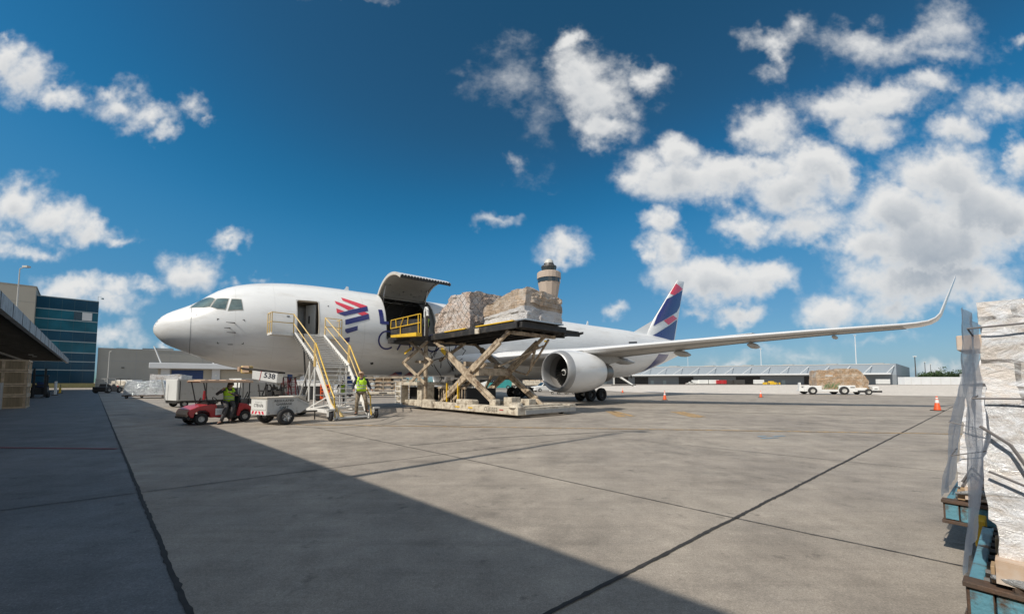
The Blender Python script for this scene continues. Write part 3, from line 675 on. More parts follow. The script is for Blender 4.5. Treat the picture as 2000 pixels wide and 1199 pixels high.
# wings
def foil(t, n=13):
    up = []; lo = []
    for i in range(n):
        c = (1-cos(pi*i/(n-1)))/2; y = 5*t*(.2969*sqrt(c)-.126*c-.3516*c*c+.2843*c**3-.1015*c**4)
        up.append((c, y*1.05+.004)); lo.append((c, -y*.85))
    return up+lo[::-1][1:-1]
def wing(secs, sgn, name, parent, m='belly', lem=.06):
    """secs: (y, xle, z, chord, t, cant deg)"""
    mb = MB(); k = None
    for (y, x, z, c, t, cant) in secs:
        T = V((0, -sin(cant*D)*-1, cos(cant*D))); pts = foil(t); k = len(pts)
        for (a, b) in pts:
            mb.v.append(V((x+a*c, sgn*(y - sin(cant*D)*b*c), z+cos(cant*D)*b*c - a*c*.012)))
    for i in range(len(secs)-1):
        for j in range(k):
            mb.f.append([i*k+j, i*k+(j+1) % k, (i+1)*k+(j+1) % k, (i+1)*k+j]); mb.m.append(1 if (j in (0, 1, 2, k-1, k-2)) else (0 if j < 12 else 0))
    mb.f.append([j for j in range(k)]); mb.m.append(0); mb.f.append([(len(secs)-1)*k+j for j in range(k)]); mb.m.append(0)
    return mb.build(name, [m, 'lewhite'], parent, smooth=True)
M['lewhite'] = mat('leading_edge', (.74, .74, .74), .25, var=.03, metal=.15)
M['wingg'] = mat('wing_grey', (.44, .43, .41), .4, var=.06, vs=1.5, dirt=(.27, .25, .22), ds=1.6, dth=.64, dw=.1)
WS = [(1.6, 18.4, 3.35, 11.0, .125, 6), (2.6, 19.2, 3.42, 10.2, .12, 6), (5, 21.0, 3.62, 8.4, .11, 6), (7.9, 23.0, 3.82, 6.6, .10, 5), (11.5, 25.4, 4.12, 5.4, .10, 4), (15, 27.7, 4.40, 4.25, .10, 4), (19.5, 30.75, 4.72, 3.25, .10, 4), (23.4, 33.3, 4.93, 2.45, .10, 4)]
WLT = [(23.4, 33.3, 4.93, 2.45, .10, 4), (24.0, 33.75, 5.0, 2.25, .10, 14), (24.4, 34.15, 5.12, 2.0, .09, 32), (24.68, 34.55, 5.32, 1.75, .085, 52), (24.85, 34.85, 5.6, 1.5, .08, 70), (25.45, 36.45, 7.85, .75, .08, 75), (25.46, 36.75, 8.0, .4, .06, 75)]
for sgn in (-1, 1):
    w = wing(WS, sgn, 'wing', plane, 'wingg')
    wing(WLT, sgn, 'winglet', w, 'lewhite')
    for (y, x, z, l, r) in ((7.2, 27.6, 3.45, 3.4, .30), (12.2, 28.2, 3.78, 2.6, .24), (16.4, 29.9, 4.15, 2.3, .20), (20.4, 32.2, 4.5, 1.4, .12)):
        MB().lathe([(0, .02), (l*.15, r*.6), (l*.4, r), (l*.7, r*.85), (l*.92, r*.4), (l, .02)], (x, sgn*y, z-.05), (1, 0, -.03), 12).build('flap_fairing', 'wingg', w, smooth=True)
    # flap and slat joints on the underside
    jm2 = MB()
    for (p, q) in zip(WS[1:], WS[2:]):
        for fr_, wd in ((.13, .03), (.62, .05), (.78, .04)):
            P_ = []
            for s_ in (p, q):
                tlo = 5*s_[4]*(.2969*sqrt(fr_)-.126*fr_-.3516*fr_**2+.2843*fr_**3-.1015*fr_**4)*.85
                P_.append(V((s_[1]+fr_*s_[3], sgn*s_[0], s_[2]-tlo*s_[3]-fr_*s_[3]*.012-.012)))
            jm2.bar(P_[0], P_[1], wd, .02)
    jm2.build('flap_joint', 'seam', w)
    mb = MB(); 
    mb.add([(26.3, sgn*3, 2.95), (27.6, sgn*7.8, 3.56), (27.66, sgn*7.8, 3.56), (26.36, sgn*3, 2.95)], [(0, 1, 2, 3)])
    # engine
    ec = V((20.4, sgn*7.92, 2.33))
    en = MB().lathe([(0, 1.235), (.03, 1.29), (.12, 1.345), (.3, 1.39), (.55, 1.43), (.56, 1.43), (1.2, 1.475), (2.0, 1.485), (2.8, 1.45), (3.5, 1.35), (4.1, 1.20), (4.25, 1.16), (4.2, 1.1), (3.0, 1.1)], ec, (1, 0, 0), 48, ms=[1, 1, 1, 1, 1, 0, 0, 0, 0, 0, 0, 2, 2]).build('engine_nacelle', ['white', 'lip', 'dmetal'], plane, smooth='all')
    MB().lathe([(0, 1.235), (.03, 1.19), (.12, 1.155), (.35, 1.13), (.7, 1.14), (1.5, 1.16), (1.5, .3)], ec, (1, 0, 0), 48, ms=[0, 0, 0, 0, 1, 1]).build('inlet_duct', ['lip', 'duct'] if 'duct' in M else ['lip', M.setdefault('duct', mat('inlet_liner', (.20, .19, .18), .5, var=.1))], en, smooth='all')
    mb = MB()
    for i in range(38):
        a = 2*pi*i/38; r0, r1 = .36, 1.13
        f = lambda r, aa, dx: ec+V((1.2+dx, cos(aa)*r, sin(aa)*r))
        mb.add([f(r0, a, 0), f(r0, a+.16, .12), f((r0+r1)/2, a+.02, -.02), f((r0+r1)/2, a+.13, .16), f(r1, a-.03, .04), f(r1, a+.09, .16)], [(0, 1, 3, 2), (2, 3, 5, 4)])
    mb.build('fan', 'metal' if 0 else M.setdefault('fanm', mat('fan_blade', (.16, .155, .15), .35, metal=.7)), en, fix=False)
    spn = MB().lathe([(.78, .01), (.82, .08), (.95, .2), (1.1, .30), (1.25, .37)], ec, (1, 0, 0), 24).build('spinner', 'blackl', en, smooth='all')
    mb = MB(); pts = []
    for i in range(30):
        t = i/29; a = t*1.6*pi*1.0+.6; r = .05+.23*t; xx = .79+(r/.30)**1.15*.30; pts.append(ec+V((xx-.03, cos(a)*r*1.02, sin(a)*r*1.02)))
    mb.tube(pts, [.012+.03*sin(pi*min(1, (i+4)/30)) for i in range(30)], 6).build('spiral_mark', 'sign', spn)
    MB().lathe([(3.6, .95), (4.3, .93), (4.85, .86), (4.86, .84), (5.5, .68), (5.75, .62), (5.7, .5), (5.2, .45)], ec, (1, 0, 0), 36).lathe([(5.2, .42), (5.7, .33), (6.3, .05)], ec, (1, 0, 0), 24).build('exhaust_nozzle', 'exh' if 'exh' in M else M.setdefault('exh', mat('exhaust_metal', (.22, .20, .18), .4, metal=.7, var=.2)), en, smooth=True)
    mb = MB(); mb.prism([(1.2, 1.38), (3.2, 1.62), (5.9, 1.66), (7.6, 1.0), (5.9, .62), (4.0, .85), (2.0, 1.2)], ec+V((0, -.2, 0)), V((1, 0, 0)), V((0, 0, 1)), V((0, 1, 0)), .4)
    mb.build('engine_pylon', 'wingg', en, bevel=.08)
    # tailplane
    wing([(.6, 46.2, 6.35, 6.0, .10, 6), (9.3, 51.6, 7.25, 2.0, .09, 6)], sgn, 'tailplane', plane, 'wingg')
    # main gear
    gx, gy = 28.2, sgn*4.65
    for wx in (-.72, .72):
        for wy in (-.56, .56): wheel(plane, (gx+wx, gy+wy, .56), (0, 1 if wy > 0 else -1, 0), .56, .42, 'main_wheel', .48, 'dmetal')
    mb = MB().tube([(gx-.95, gy, .56), (gx+.95, gy, .56)], .13).tube([(gx, gy, .5), (gx+.05, gy, 1.5)], .14).tube([(gx+.05, gy, 1.4), (gx+.15, gy*.97, 3.2)], .2).tube([(gx, gy, 2.6), (gx-.2, gy*.55, 2.6)], .08).tube([(gx-.72, gy-.7, .56), (gx-.72, gy+.7, .56)], .08).tube([(gx+.72, gy-.7, .56), (gx+.72, gy+.7, .56)], .08)
    mb.build('main_gear_leg', 'lgrey', plane, smooth=True)
    MB().box((gx+.05, gy+sgn*.32, 2.3), (1.0, .05, 1.3)).build('gear_door', 'white', plane)
# belly fairing
mb = MB(); X = [16.2, 16.8, 17.8, 19, 21, 25, 28, 30, 31.5, 32.8]; S_ = [.02, .35, .65, .85, 1, 1, 1, .85, .55, .02]
for x, s in zip(X, S_):
    for j in range(25):
        a = (-210+j*240/24)*D; mb.v.append(V((x, cos(a)*(2.3+.55*s), 3.15+sin(a)*(1.0+.35*s))))
for i in range(len(X)-1):
    for j in range(24): mb.f.append([i*25+j, i*25+j+1, (i+1)*25+j+1, (i+1)*25+j]); mb.m.append(0)
mb.build('belly_fairing', 'white', plane, smooth='all')
# nose gear
for wy in (-.3, .3): wheel(plane, (5.7, wy, .47), (0, 1 if wy > 0 else -1, 0), .47, .32, 'nose_wheel', .5, 'dmetal')
MB().tube([(5.7, 0, .47), (5.75, 0, 1.4)], .09).tube([(5.75, 0, 1.2), (5.85, 0, 2.6)], .14).tube([(5.7, -.4, .47), (5.7, .4, .47)], .07).tube([(5.8, 0, 1.5), (7.2, 0, 2.3)], .06).box((5.55, 0, 1.5), (.12, .4, .18)).build('nose_gear_leg', 'lgrey', plane, smooth=True)
for s in (-1, 1): MB().box((5.2, s*.42, 1.85), (1.4, .04, .55)).build('gear_door', 'white', plane)
# fin
FL = rp(1252, 655, 1, 0), rp(1323, 546.5, 1, 0), rp(1336.5, 548, 1, 0), rp(1317, 668, 1, 0)
zf0, zf1 = 6.6, FL[1].z
def lerpx(a, b, z): return a.x+(b.x-a.x)*(z-a.z)/(b.z-a.z)
LE0 = rp(1274, 628, 1, 0)
def fle(z): return lerpx(FL[1], LE0, z)
def fte(z): return lerpx(FL[2], FL[3], z)
def fth(c, z): c = min(max(c, 0), 1); return (5*.105*(.2969*sqrt(c)-.126*c-.3516*c*c+.2843*c**3-.1015*c**4))
mb = MB(); zz = [zf0, 7.4, 9, 11, 13, 15, zf1-.12, zf1]; cs = [(1-cos(pi*i/32))/2 for i in range(33)]
for z in zz:
    L0 = fle(z); C = fte(z)-L0; sh_ = .15 if z == zf1 else 1
    for sgn in (-1, 1):
        for c in (cs if sgn == -1 else cs[::-1]): mb.v.append(V((L0+c*C, sgn*fth(c, z)*C*sh_, z)))
for i in range(len(zz)-1):
    for j in range(66): mb.f.append([i*66+j, i*66+(j+1) % 66, (i+1)*66+(j+1) % 66, (i+1)*66+j]); mb.m.append(0)
mb.f.append([(len(zz)-1)*66+j for j in range(66)]); mb.m.append(0)
fin = mb.build('tail_fin', 'white', plane, smooth=True)
MB().add([(FL[0].x-2.4, 0, 7.2), (fle(9.6)+.3, 0, 9.6), (fle(7.3)+1.5, -.28, 7.2), (fle(7.3)+1.5, .28, 7.2), (FL[0].x-2.4, -.03, 7.2)], [(0, 1, 2), (0, 3, 1)]).build('dorsal_fillet', 'white', fin, smooth=False)
def fmap(sg):
    def f(x, z):
        L0 = fle(z); C = fte(z)-L0; return V((x, sg*(fth((x-L0)/C, z)*C+.045), z))
    return f
Z1 = lambda x, y: rp(1100+x/4.995, 540+y/4.995, 1, -.25)
for nm, m, pl in (('coral_fin_stripe', 'coral', ([(1105, 65), (1180, 122), (1088, 182), (1046, 163)], [(1075, 378), (1124, 408), (1025, 472), (975, 430)])), ('navy_fin_stripe', 'navy', ([(1178, 132), (1150, 290), (1117, 345), (1000, 412), (878, 482), (925, 380), (1012, 215), (1090, 180)], [(1124, 420), (1092, 622), (930, 625), (865, 575), (1030, 480)]))):
    for sg in (-1, 1):
        for q in pl:
            mb = MB(); pts = []
            for p in q:
                r_ = Z1(*p); zc_ = r_.z; xx = min(max(r_.x, fle(zc_)+.05), fte(zc_)-.05); pts.append((xx, zc_))
            decal_mb(pts, fmap(sg), (.3, .5), mb)
            o = mb.build(nm, m, fin, fix=False)
            b = bmesh.new(); b.from_mesh(o.data)
            for f in b.faces:
                if f.normal.y*sg < 0: f.normal_flip()
            b.to_mesh(o.data); b.free()
# aerials
for (x, h) in ((16.8, .5), (33.3, .45), (24, .35), (9, .3)):
    MB().prism([(0, -.05), (.35, -.05), (.32, h), (.2, h)], V((x, -.02, 7.55)), V((1, 0, 0)), V((0, 0, 1)), V((0, 1, 0)), .04).build('blade_aerial', 'white', plane)
for (x, h) in ((38.2, .45), (41, .35)): MB().prism([(0, .3), (.35, .3), (.4, -h), (.25, -h)], V((x, -.02, sec(x)[0])), V((1, 0, 0)), V((0, 0, 1)), V((0, 1, 0)), .04).build('blade_aerial', 'black', plane)
# ------------------------------------------------------------------ people
def loftmesh(mb, rings, n=14, m=0, cap=True):
    """rings = [(centre, rx, ry, axis_x, axis_y)]"""
    o = len(mb.v)
    for (c, rx, ry, ax, ay) in rings:
        for j in range(n):
            a = 2*pi*j/n; mb.v.append(V(c)+V(ax)*cos(a)*rx+V(ay)*sin(a)*ry)
    for i in range(len(rings)-1):
        for j in range(n): mb.f.append([o+i*n+j, o+i*n+(j+1) % n, o+(i+1)*n+(j+1) % n, o+(i+1)*n+j]); mb.m.append(m)
    if cap: mb.f.append([o+j for j in range(n)]); mb.m.append(m); mb.f.append([o+(len(rings)-1)*n+j for j in range(n)]); mb.m.append(m)
    return mb
def skin_obj(name, chains, matn, parent, sub=1):
    """chains: list of lists of (pos, radius); equal positions are shared"""
    vs = []; rs = []; es = []; key = {}
    def vid(p, r):
        k = tuple(round(c, 4) for c in p)
        if k not in key: key[k] = len(vs); vs.append(k); rs.append(r)
        return key[k]
    for ch in chains:
        ids = [vid(p, r) for p, r in ch]
        es += [(a, b) for a, b in zip(ids, ids[1:]) if a != b]
    me = bpy.data.meshes.new(name); me.from_pydata(vs, es, []); me.update(); me.materials.append(M[matn])
    o = bpy.data.objects.new(name, me); COL.objects.link(o); o.parent = parent
    b = bmesh.new(); b.from_mesh(me); ly = b.verts.layers.skin.verify()
    for i, v in enumerate(b.verts): v[ly].radius = (rs[i], rs[i]); v[ly].use_root = (i == 0)
    b.to_mesh(me); b.free()
    md = o.modifiers.new('skin', 'SKIN'); md.use_smooth_shade = True
    sb = o.modifiers.new('sub', 'SUBSURF'); sb.levels = sub; sb.render_levels = sub
    return o
def person(label, loc, rz, J, hat=None, hair=None, legs='khaki', shirt='navyc', vest=True, group='airport workers in hi-vis vests', face=0.0):
    """J: joint positions, figure faces -Y, its left is +X"""
    r = thing('person', label, 'person', loc, rz, group)
    P = {k: V(v) for k, v in J.items()}
    pel, ch, nk, hd = P['pelvis'], P['chest'], P['neck'], P['head']
    up = (hd-nk).normalized(); chains = [[(pel, .11), ((pel+ch)/2, .12), (ch, .13), (nk, .055), (hd-up*.075, .062), (hd, .098), (hd+up*.075, .082)]]
    fw = V((sin(face), -cos(face), 0)); side = up.cross(fw).normalized()
    for s in 'lr':
        sh, el, wr = P['sho_'+s], P['elb_'+s], P['wri_'+s]; hp, kn, an, to = P['hip_'+s], P['knee_'+s], P['ank_'+s], P['toe_'+s]
        chains.append([(ch, .13), (sh, .06), ((sh+el)/2, .05), (el, .042), (wr, .028), (wr+(wr-el).normalized()*.06, .036)])
        chains.append([(pel, .11), (hp, .09), (kn, .058), (an, .042), (to, .035)])
        d = (wr-el).normalized(); pm = wr+d*.06; q = d.cross(V((0, .3, 1))).normalized(); e = q.cross(d)
        for k, (off, ln) in enumerate(((-.028, .066), (-.010, .078), (.009, .074), (.027, .058))):
            a0 = pm+q*off; chains.append([(pm, .036), (a0+d*.035, .010), (a0+d*(.035+ln*.45)+e*.008, .009), (a0+d*(.03+ln*.8)+e*.03, .008)])
        chains.append([(wr+d*.03, .03), (wr+d*.05-q*.035, .011), (wr+d*.085-q*.045+e*.01, .009)])
    skin_obj('body', chains, 'skin', r)
    X = (P['sho_l']-P['sho_r']).normalized(); Xh = (P['hip_l']-P['hip_r']).normalized()
    def tors(mb, g, lo=0.0, hi=1.0):
        T = (nk-pel); rings = []
        for t, rx, ry in ((-.12, .165, .115), (.0, .17, .12), (.25, .155, .115), (.5, .17, .125), (.72, .195, .125), (.86, .185, .11), (.95, .12, .08), (1.0, .07, .065)):
            if t < lo or t > hi: continue
            c = pel+T*t; x = Xh.lerp(X, min(max(t, 0), 1)).normalized(); y = T.normalized().cross(x).normalized(); rings.append((c, rx+g, ry+g, x, y))
        loftmesh(mb, rings, 18)
    def limb(mb, pts, rad, n=12, f=0):
        rings = []
        for i, (p, q) in enumerate(zip(pts, rad)):
            d = (pts[min(i+1, len(pts)-1)]-pts[max(i-1, 0)]).normalized(); a = d.cross(V((.2, 1, .1))).normalized(); b_ = a.cross(d); w = 1+f*(.5-((i*37) % 10)/10)
            rings.append((p, q*w, q*w, a, b_))
        loftmesh(mb, rings, n)
    mb = MB(); tors(mb, .004)
    for s in 'lr':
        sh, el, wr = P['sho_'+s], P['elb_'+s], P['wri_'+s]; limb(mb, [ch.lerp(sh, .6), sh, sh.lerp(el, .5), el, el.lerp(wr, .5), wr], [.08, .078, .062, .056, .05, .038], f=.08)
    mb.build('shirt', shirt, r, smooth='all')
    mb = MB(); T = nk-pel
    y0 = T.normalized().cross(Xh).normalized()
    loftmesh(mb, [(pel+T*.06, .168, .125, Xh, y0), (pel-T*.06, .178, .132, Xh, y0), (pel-T*.22, .17, .125, Xh, y0)], 16)
    for s in 'lr':
        hp, kn, an = P['hip_'+s], P['knee_'+s], P['ank_'+s]; limb(mb, [hp+(hp-kn).normalized()*.05, hp, hp.lerp(kn, .35), hp.lerp(kn, .7), kn, kn.lerp(an, .3), kn.lerp(an, .7), an+(kn-an).normalized()*.03], [.09, .102, .094, .078, .072, .073, .064, .062], f=.14)
    mb.build('trousers', legs, r, smooth='all')
    for s in 'lr':
        an, to = P['ank_'+s], P['toe_'+s]; mb = MB(); d = (to-an); d.z = 0; d = d.normalized() if d.length > .01 else V((0, -1, 0)); x = d.cross(V((0, 0, 1))); g = to.z-.035
        loftmesh(mb, [(an-d*.07+V((0, 0, -an.z+g+.045)), .035, .045, x, V((0, 0, 1))), (an-d*.03+V((0, 0, -an.z+g+.055)), .046, .055, x, V((0, 0, 1))), (an+d*.08+V((0, 0, -an.z+g+.045)), .05, .045, x, V((0, 0, 1))), (an+d*.17+V((0, 0, -an.z+g+.035)), .045, .033, x, V((0, 0, 1))), (an+d*.20+V((0, 0, -an.z+g+.03)), .025, .02, x, V((0, 0, 1)))], 12)
        loftmesh(mb, [(an+V((0, 0, -an.z+g+.06)), .05, .055, x, d), (an+V((0, 0, .05)), .052, .055, x, d)], 12); mb.build('boot', 'boot', r, smooth='all')
    if vest:
        mb = MB(); tors(mb, .022, .0, .9); y = T.normalized().cross(X)
        for s in (P['sho_l'], P['sho_r']):
            a = nk.lerp(s, .55)+V((0, 0, .02)); mb.tube([a+fw*.12-V((0, 0, .12)), a+V((0, 0, .035)), a-fw*.12-V((0, 0, .12))], [.05, .05, .05], 8)
        v = mb.build('vest', 'vest', r, smooth='all')
        mb = MB()
        for t, rx, ry in ((.22, .181, .141), (.42, .189, .146)):
            c = pel+T*t; loftmesh(mb, [(c-T*.035, rx, ry, X, y), (c+T*.035, rx+.003, ry+.002, X, y)], 18, cap=False)
        for s in (-1, 1):
            mb.bar(pel+T*.42+X*(s*.085)+fw*.148, pel+T*.86+X*(s*.10)+fw*.125, .04, .006, up=fw)
        mb.build('reflective_band', 'strip', v)
        mb = MB(); mb.bar(pel+T*.5+fw*.152, pel+T*.93+fw*.095, .05, .008, up=fw); mb.build('vest_opening', shirt, v)
    # face
    mb = MB(); c = hd+fw*.088-up*.005
    mb.tube([c+up*.02, c+fw*.016-up*.03, c-up*.038], [.009, .014, .008], 8); mb.build('nose', 'skin', r, smooth='all')
    for s in (-1, 1):
        MB().lathe([(-.006, .001), (-.003, .010), (.003, .010), (.007, .001)], c+side*(s*.032)+up*.015-fw*.002, fw, 10).build('eye', 'blackl', r, smooth='all')
        MB().lathe([(-.01, .002), (0, .028), (.012, .024), (.016, .002)], hd+side*(s*.096)-up*.01, side*s, 10).build('ear', 'skin', r, smooth='all')
    MB().bar(c-up*.058-side*.022-fw*.004, c-up*.058+side*.022-fw*.004, .008, .008).build('mouth', mat('lip', (.22, .09, .07), .6) if 'lipm' not in M else 'lipm', r)
    if hair:
        mb = MB(); loftmesh(mb, [(hd-up*.10-fw*.05, .085, .05, side, fw), (hd-up*.04-fw*.035, .106, .082, side, fw), (hd+up*.03-fw*.018, .112, .102, side, fw), (hd+up*.09-fw*.01, .09, .088, side, fw), (hd+up*.122, .03, .03, side, fw)], 16)
        mb.build('hair', 'hair', r, smooth='all')
    if hat:
        mb = MB(); loftmesh(mb, [(hd+up*.035, .108, .112, side, fw), (hd+up*.075, .106, .110, side, fw), (hd+up*.12, .08, .085, side, fw), (hd+up*.138, .02, .02, side, fw)], 16)
        loftmesh(mb, [(hd+up*.045+fw*.12, .075, .075, side, fw), (hd+up*.053+fw*.12, .075, .075, side, fw)], 12)
        mb.build('cap', hat, r, smooth='all')
    return r
STAND = dict(pelvis=(0, 0, .95), chest=(0, .0, 1.30), neck=(0, .0, 1.47), head=(0, -.02, 1.63), sho_l=(.19, 0, 1.41), sho_r=(-.19, 0, 1.41), elb_l=(.27, .03, 1.13), elb_r=(-.27, .03, 1.13), wri_l=(.26, -.06, .89), wri_r=(-.26, -.06, .89),
             hip_l=(.10, 0, .90), hip_r=(-.10, 0, .90), knee_l=(.12, -.02, .50), knee_r=(-.12, -.02, .50), ank_l=(.13, .02, .09), ank_r=(-.13, .02, .09), toe_l=(.15, -.14, .035), toe_r=(-.15, -.14, .035))

# ------------------------------------------------------------------ boarding stairs
st_off = radians(6.2); sO = toW((7.0, -8.87, 0))
stairs = thing('boarding_stairs', 'white mobile boarding stairs with yellow handrails at the forward aircraft door', 'stairs', sO, PA+st_off)
HB, YB, HT, YT = 2.42, 2.34, 4.15, 5.55; SW = .73
def sz(y): return HB*max(y, 0)/YB if y < YB else HB+(HT-HB)*(y-YB)/(YT-YB)
mb = MB()
for s in (-1, 1):
    mb.bar((s*SW, -.12, .02), (s*SW, YB, HB-.04), .06, .24); 
    mb.bar((s*SW, YB-.1, HB-.05), (s*SW, YT, HT-.06), .06, .26)
mb.build('stringer', 'stairw', stairs, bevel=.01)
mb = MB()
for i in range(12):
    z = HB*(i+.5)/12; y = YB*(i+.5)/12; mb.bx(-SW+.03, SW-.03, y-.02, y+.16, z-.018, z+.018)
for i in range(16):
    y = YB+.1+(YT-YB-.1)*(i+.4)/16; z = sz(y)+.02; mb.bx(-SW+.03, SW-.03, y-.01, y+.13, z-.018, z+.018)
mb.bx(-SW, SW, YB-.12, YB+.12, HB-.03, HB+.01)
tr = mb.build('tread', 'stairw', stairs); tr['kind'] = 'thing'
mb = MB()
for s in (-1, 1):      # slotted side strips of the upper flight
    for i in range(17):
        y = YB+.12+(YT-YB-.2)*i/16; mb.bar((s*(SW+.045), y, sz(y)-.16), (s*(SW+.045), y+.02, sz(y)+.03), .02, .05)
mb.build('side_slot', 'blackl', stairs)
mb = MB(); mb.bx(-1.80, 1.70, YT, YT+.82, HT-.14, HT); mb.build('platform', 'stairw', stairs, bevel=.015)
MB().bx(-1.75, 1.65, YT+.03, YT+.8, HT+.002, HT+.012).build('platform_grating', 'lgrey', stairs)
mb = MB(); mb.bx(-.75, .7, YT+.80, YT+.95, HT-.1, HT-.01); mb.build('rubber_bumper', 'black', stairs)
def rail(pts, r=.024): return [V(p) for p in pts]
for s in (-1, 1):
    up = MB(); x = s*(SW+.06)
    up.tube([(x, YT+.03, HT+1.0), (x, YB+.1, HB+1.02)], .028); up.tube([(x, YT+.03, HT+.52), (x, YB+.1, HB+.52)], .024)
    up.tube([(x, YB+.1, HB-.1), (x, YB+.1, HB+1.05)], .032); up.tube([(x, YB-.03, HB-.1), (x, YB-.03, HB+1.02)], .032); up.tube([(x, YT+.03, HT-.1), (x, YT+.03, HT+1.03)], .03); 
    up.build('upper_handrail', 'yellowp', stairs, smooth=True)
    lo = MB(); lo.tube([(x, YB-.02, HB+1.0), (x, .35, 1.28), (x, .0, .95), (x, -.12, .1)], .030); lo.build('lower_handrail', 'yellow', stairs, smooth=True)
    MB().tube([(x, YB-.02, HB+.5), (x, .3, .72), (x, -.1, .5)], .024).build('lower_midrail', 'yellowp', stairs, smooth=True)
for (x0, x1, nm) in ((-1.80, -SW-.06, 'platform_guardrail'), (SW+.06, 1.70, 'platform_guardrail')):
    g_ = MB(); y0, y1 = YT+.03, YT+.78
    for z in (HT+1.0, HT+.52): g_.tube([(x0, y0, z), (x1, y0, z)], .024); xx = x0 if x0 < 0 else x1; g_.tube([(xx, y0, z), (xx, y1, z)], .024)
    for (x, y) in ((x0, y0), (x1, y0), (x0 if x0 < 0 else x1, y1), (x0 if x0 < 0 else x1, (y0+y1)/2)): g_.tube([(x, y, HT-.05), (x, y, HT+1.02)], .026)
    g_.build(nm, 'yellowp', stairs, smooth=True)
mb = MB(); y0 = YB+.15
for s in (-1, 1):
    x = s*SW; mb.tube([(x, y0, HB-.1), (x, y0, .35)], .045).tube([(x, y0+.7, 2.6), (x, y0+.7, .35)], .04)
    mb.tube([(x, y0, HB-.15), (x, y0+1.6, .4)], .035).tube([(x, .9, .95), (x, y0+.6, .4)], .035).tube([(x, y0+.1, .4), (x, .6, .62)], .03)
    mb.tube([(x, y0+.75, HB), (x*1.0, 4.9, .4)], .035)
    mb.bar((s*.85, -.1, .36), (s*.85, 5.0, .36), .1, .14)
for y in (2.4, 5.0): mb.bar((-.9, y, .36), (.9, y, .36), .1, .12)
mb.bar((-.9, -.12, .10), (.9, -.12, .10), .05, .05)
for z in (1.0, 1.6): mb.tube([(-SW, y0, z), (SW, y0, z)], .03)
mb.tube([(-.3, y0, .4), (-.3, y0, 1.6)], .03).tube([(.1, y0, .4), (.1, y0, 1.6)], .03)
mb.build('undercarriage_frame', 'stairw', stairs, smooth=True)
MB().tube([(-SW+.1, 4.6, HT-.1), (-.35, 4.6, .4)], .04).build('hydraulic_ram', 'black', stairs, smooth=True)
MB().bar((-.62, 1.15, .95), (-.42, .0, .12), .14, .07).build('stabiliser_leg', 'yellowp', stairs, bevel=.01)
MB().tube([(-.75, -.35, .03), (-.2, -.55, .04), (.5, -.5, .04), (.95, -.2, .3)], .022).build('tow_bar', 'dmetal', stairs, smooth=True)
for s in (-1, 1):
    cx = s*.98
    wheel(stairs, (cx, -.15, .2), (1, 0, 0), .2, .12, 'castor', .45, 'grey')
    MB().bx(cx-.14, cx+.14, -.28, -.02, .42, .5).bx(cx-.12, cx-.085, -.25, -.05, .18, .42).bx(cx+.085, cx+.12, -.25, -.05, .18, .42).build('castor_fork', 'lgrey', stairs, bevel=.01)
    wheel(stairs, (s*1.0, 4.6, .25), (1, 0, 0), .25, .14, 'castor', .45, 'grey')
    MB().tube([(s*.98-s*.3, -.2, .02), (s*.98-s*.3, -.2, .55)], .025).lathe([(0, .07), (.02, .07), (.02, .001)], (s*.98-s*.3, -.2, .01), (0, 0, 1), 10).build('jack', 'metal', stairs)
# worker on the stair foot
J = dict(STAND); J.update(wri_r=(-.30, -.20, 1.02), elb_r=(-.33, .02, 1.14), elb_l=(.30, .05, 1.16), wri_l=(.38, -.10, 1.02), head=(-.01, -.05, 1.62), ank_r=(-.17, -.02, .09), knee_r=(-.17, -.16, .51), toe_r=(-.24, -.19, .035), ank_l=(.22, .06, .20), knee_l=(.17, -.15, .56), toe_l=(.30, -.10, .12), hip_r=(-.10, .02, .90), hip_l=(.10, .02, .90))
pw = toW((7.0, -8.87, 0)); R6 = PA+st_off
wpos = V((sO.x+cos(R6)*.44-sin(R6)*.16, sO.y+sin(R6)*.44+cos(R6)*.16, .17))
person('worker in cap, yellow-green vest and camouflage trousers stepping off the white stairs', wpos, .42, J, hat='tan', legs='khaki', shirt='navyc', face=-.35).scale = (1.08, 1.08, 1.09)
J = dict(STAND); J.update(elb_l=(.26, -.12, 1.16), wri_l=(.12, -.30, 1.2), elb_r=(-.26, -.1, 1.16), wri_r=(-.1, -.3, 1.2))
pb = ground(667, 795); person('worker in bright green vest half hidden behind the stair treads', V((pb.x, pb.y, 0)), .3, J, hair=1, legs='darkc', shirt='navyc', face=.5)

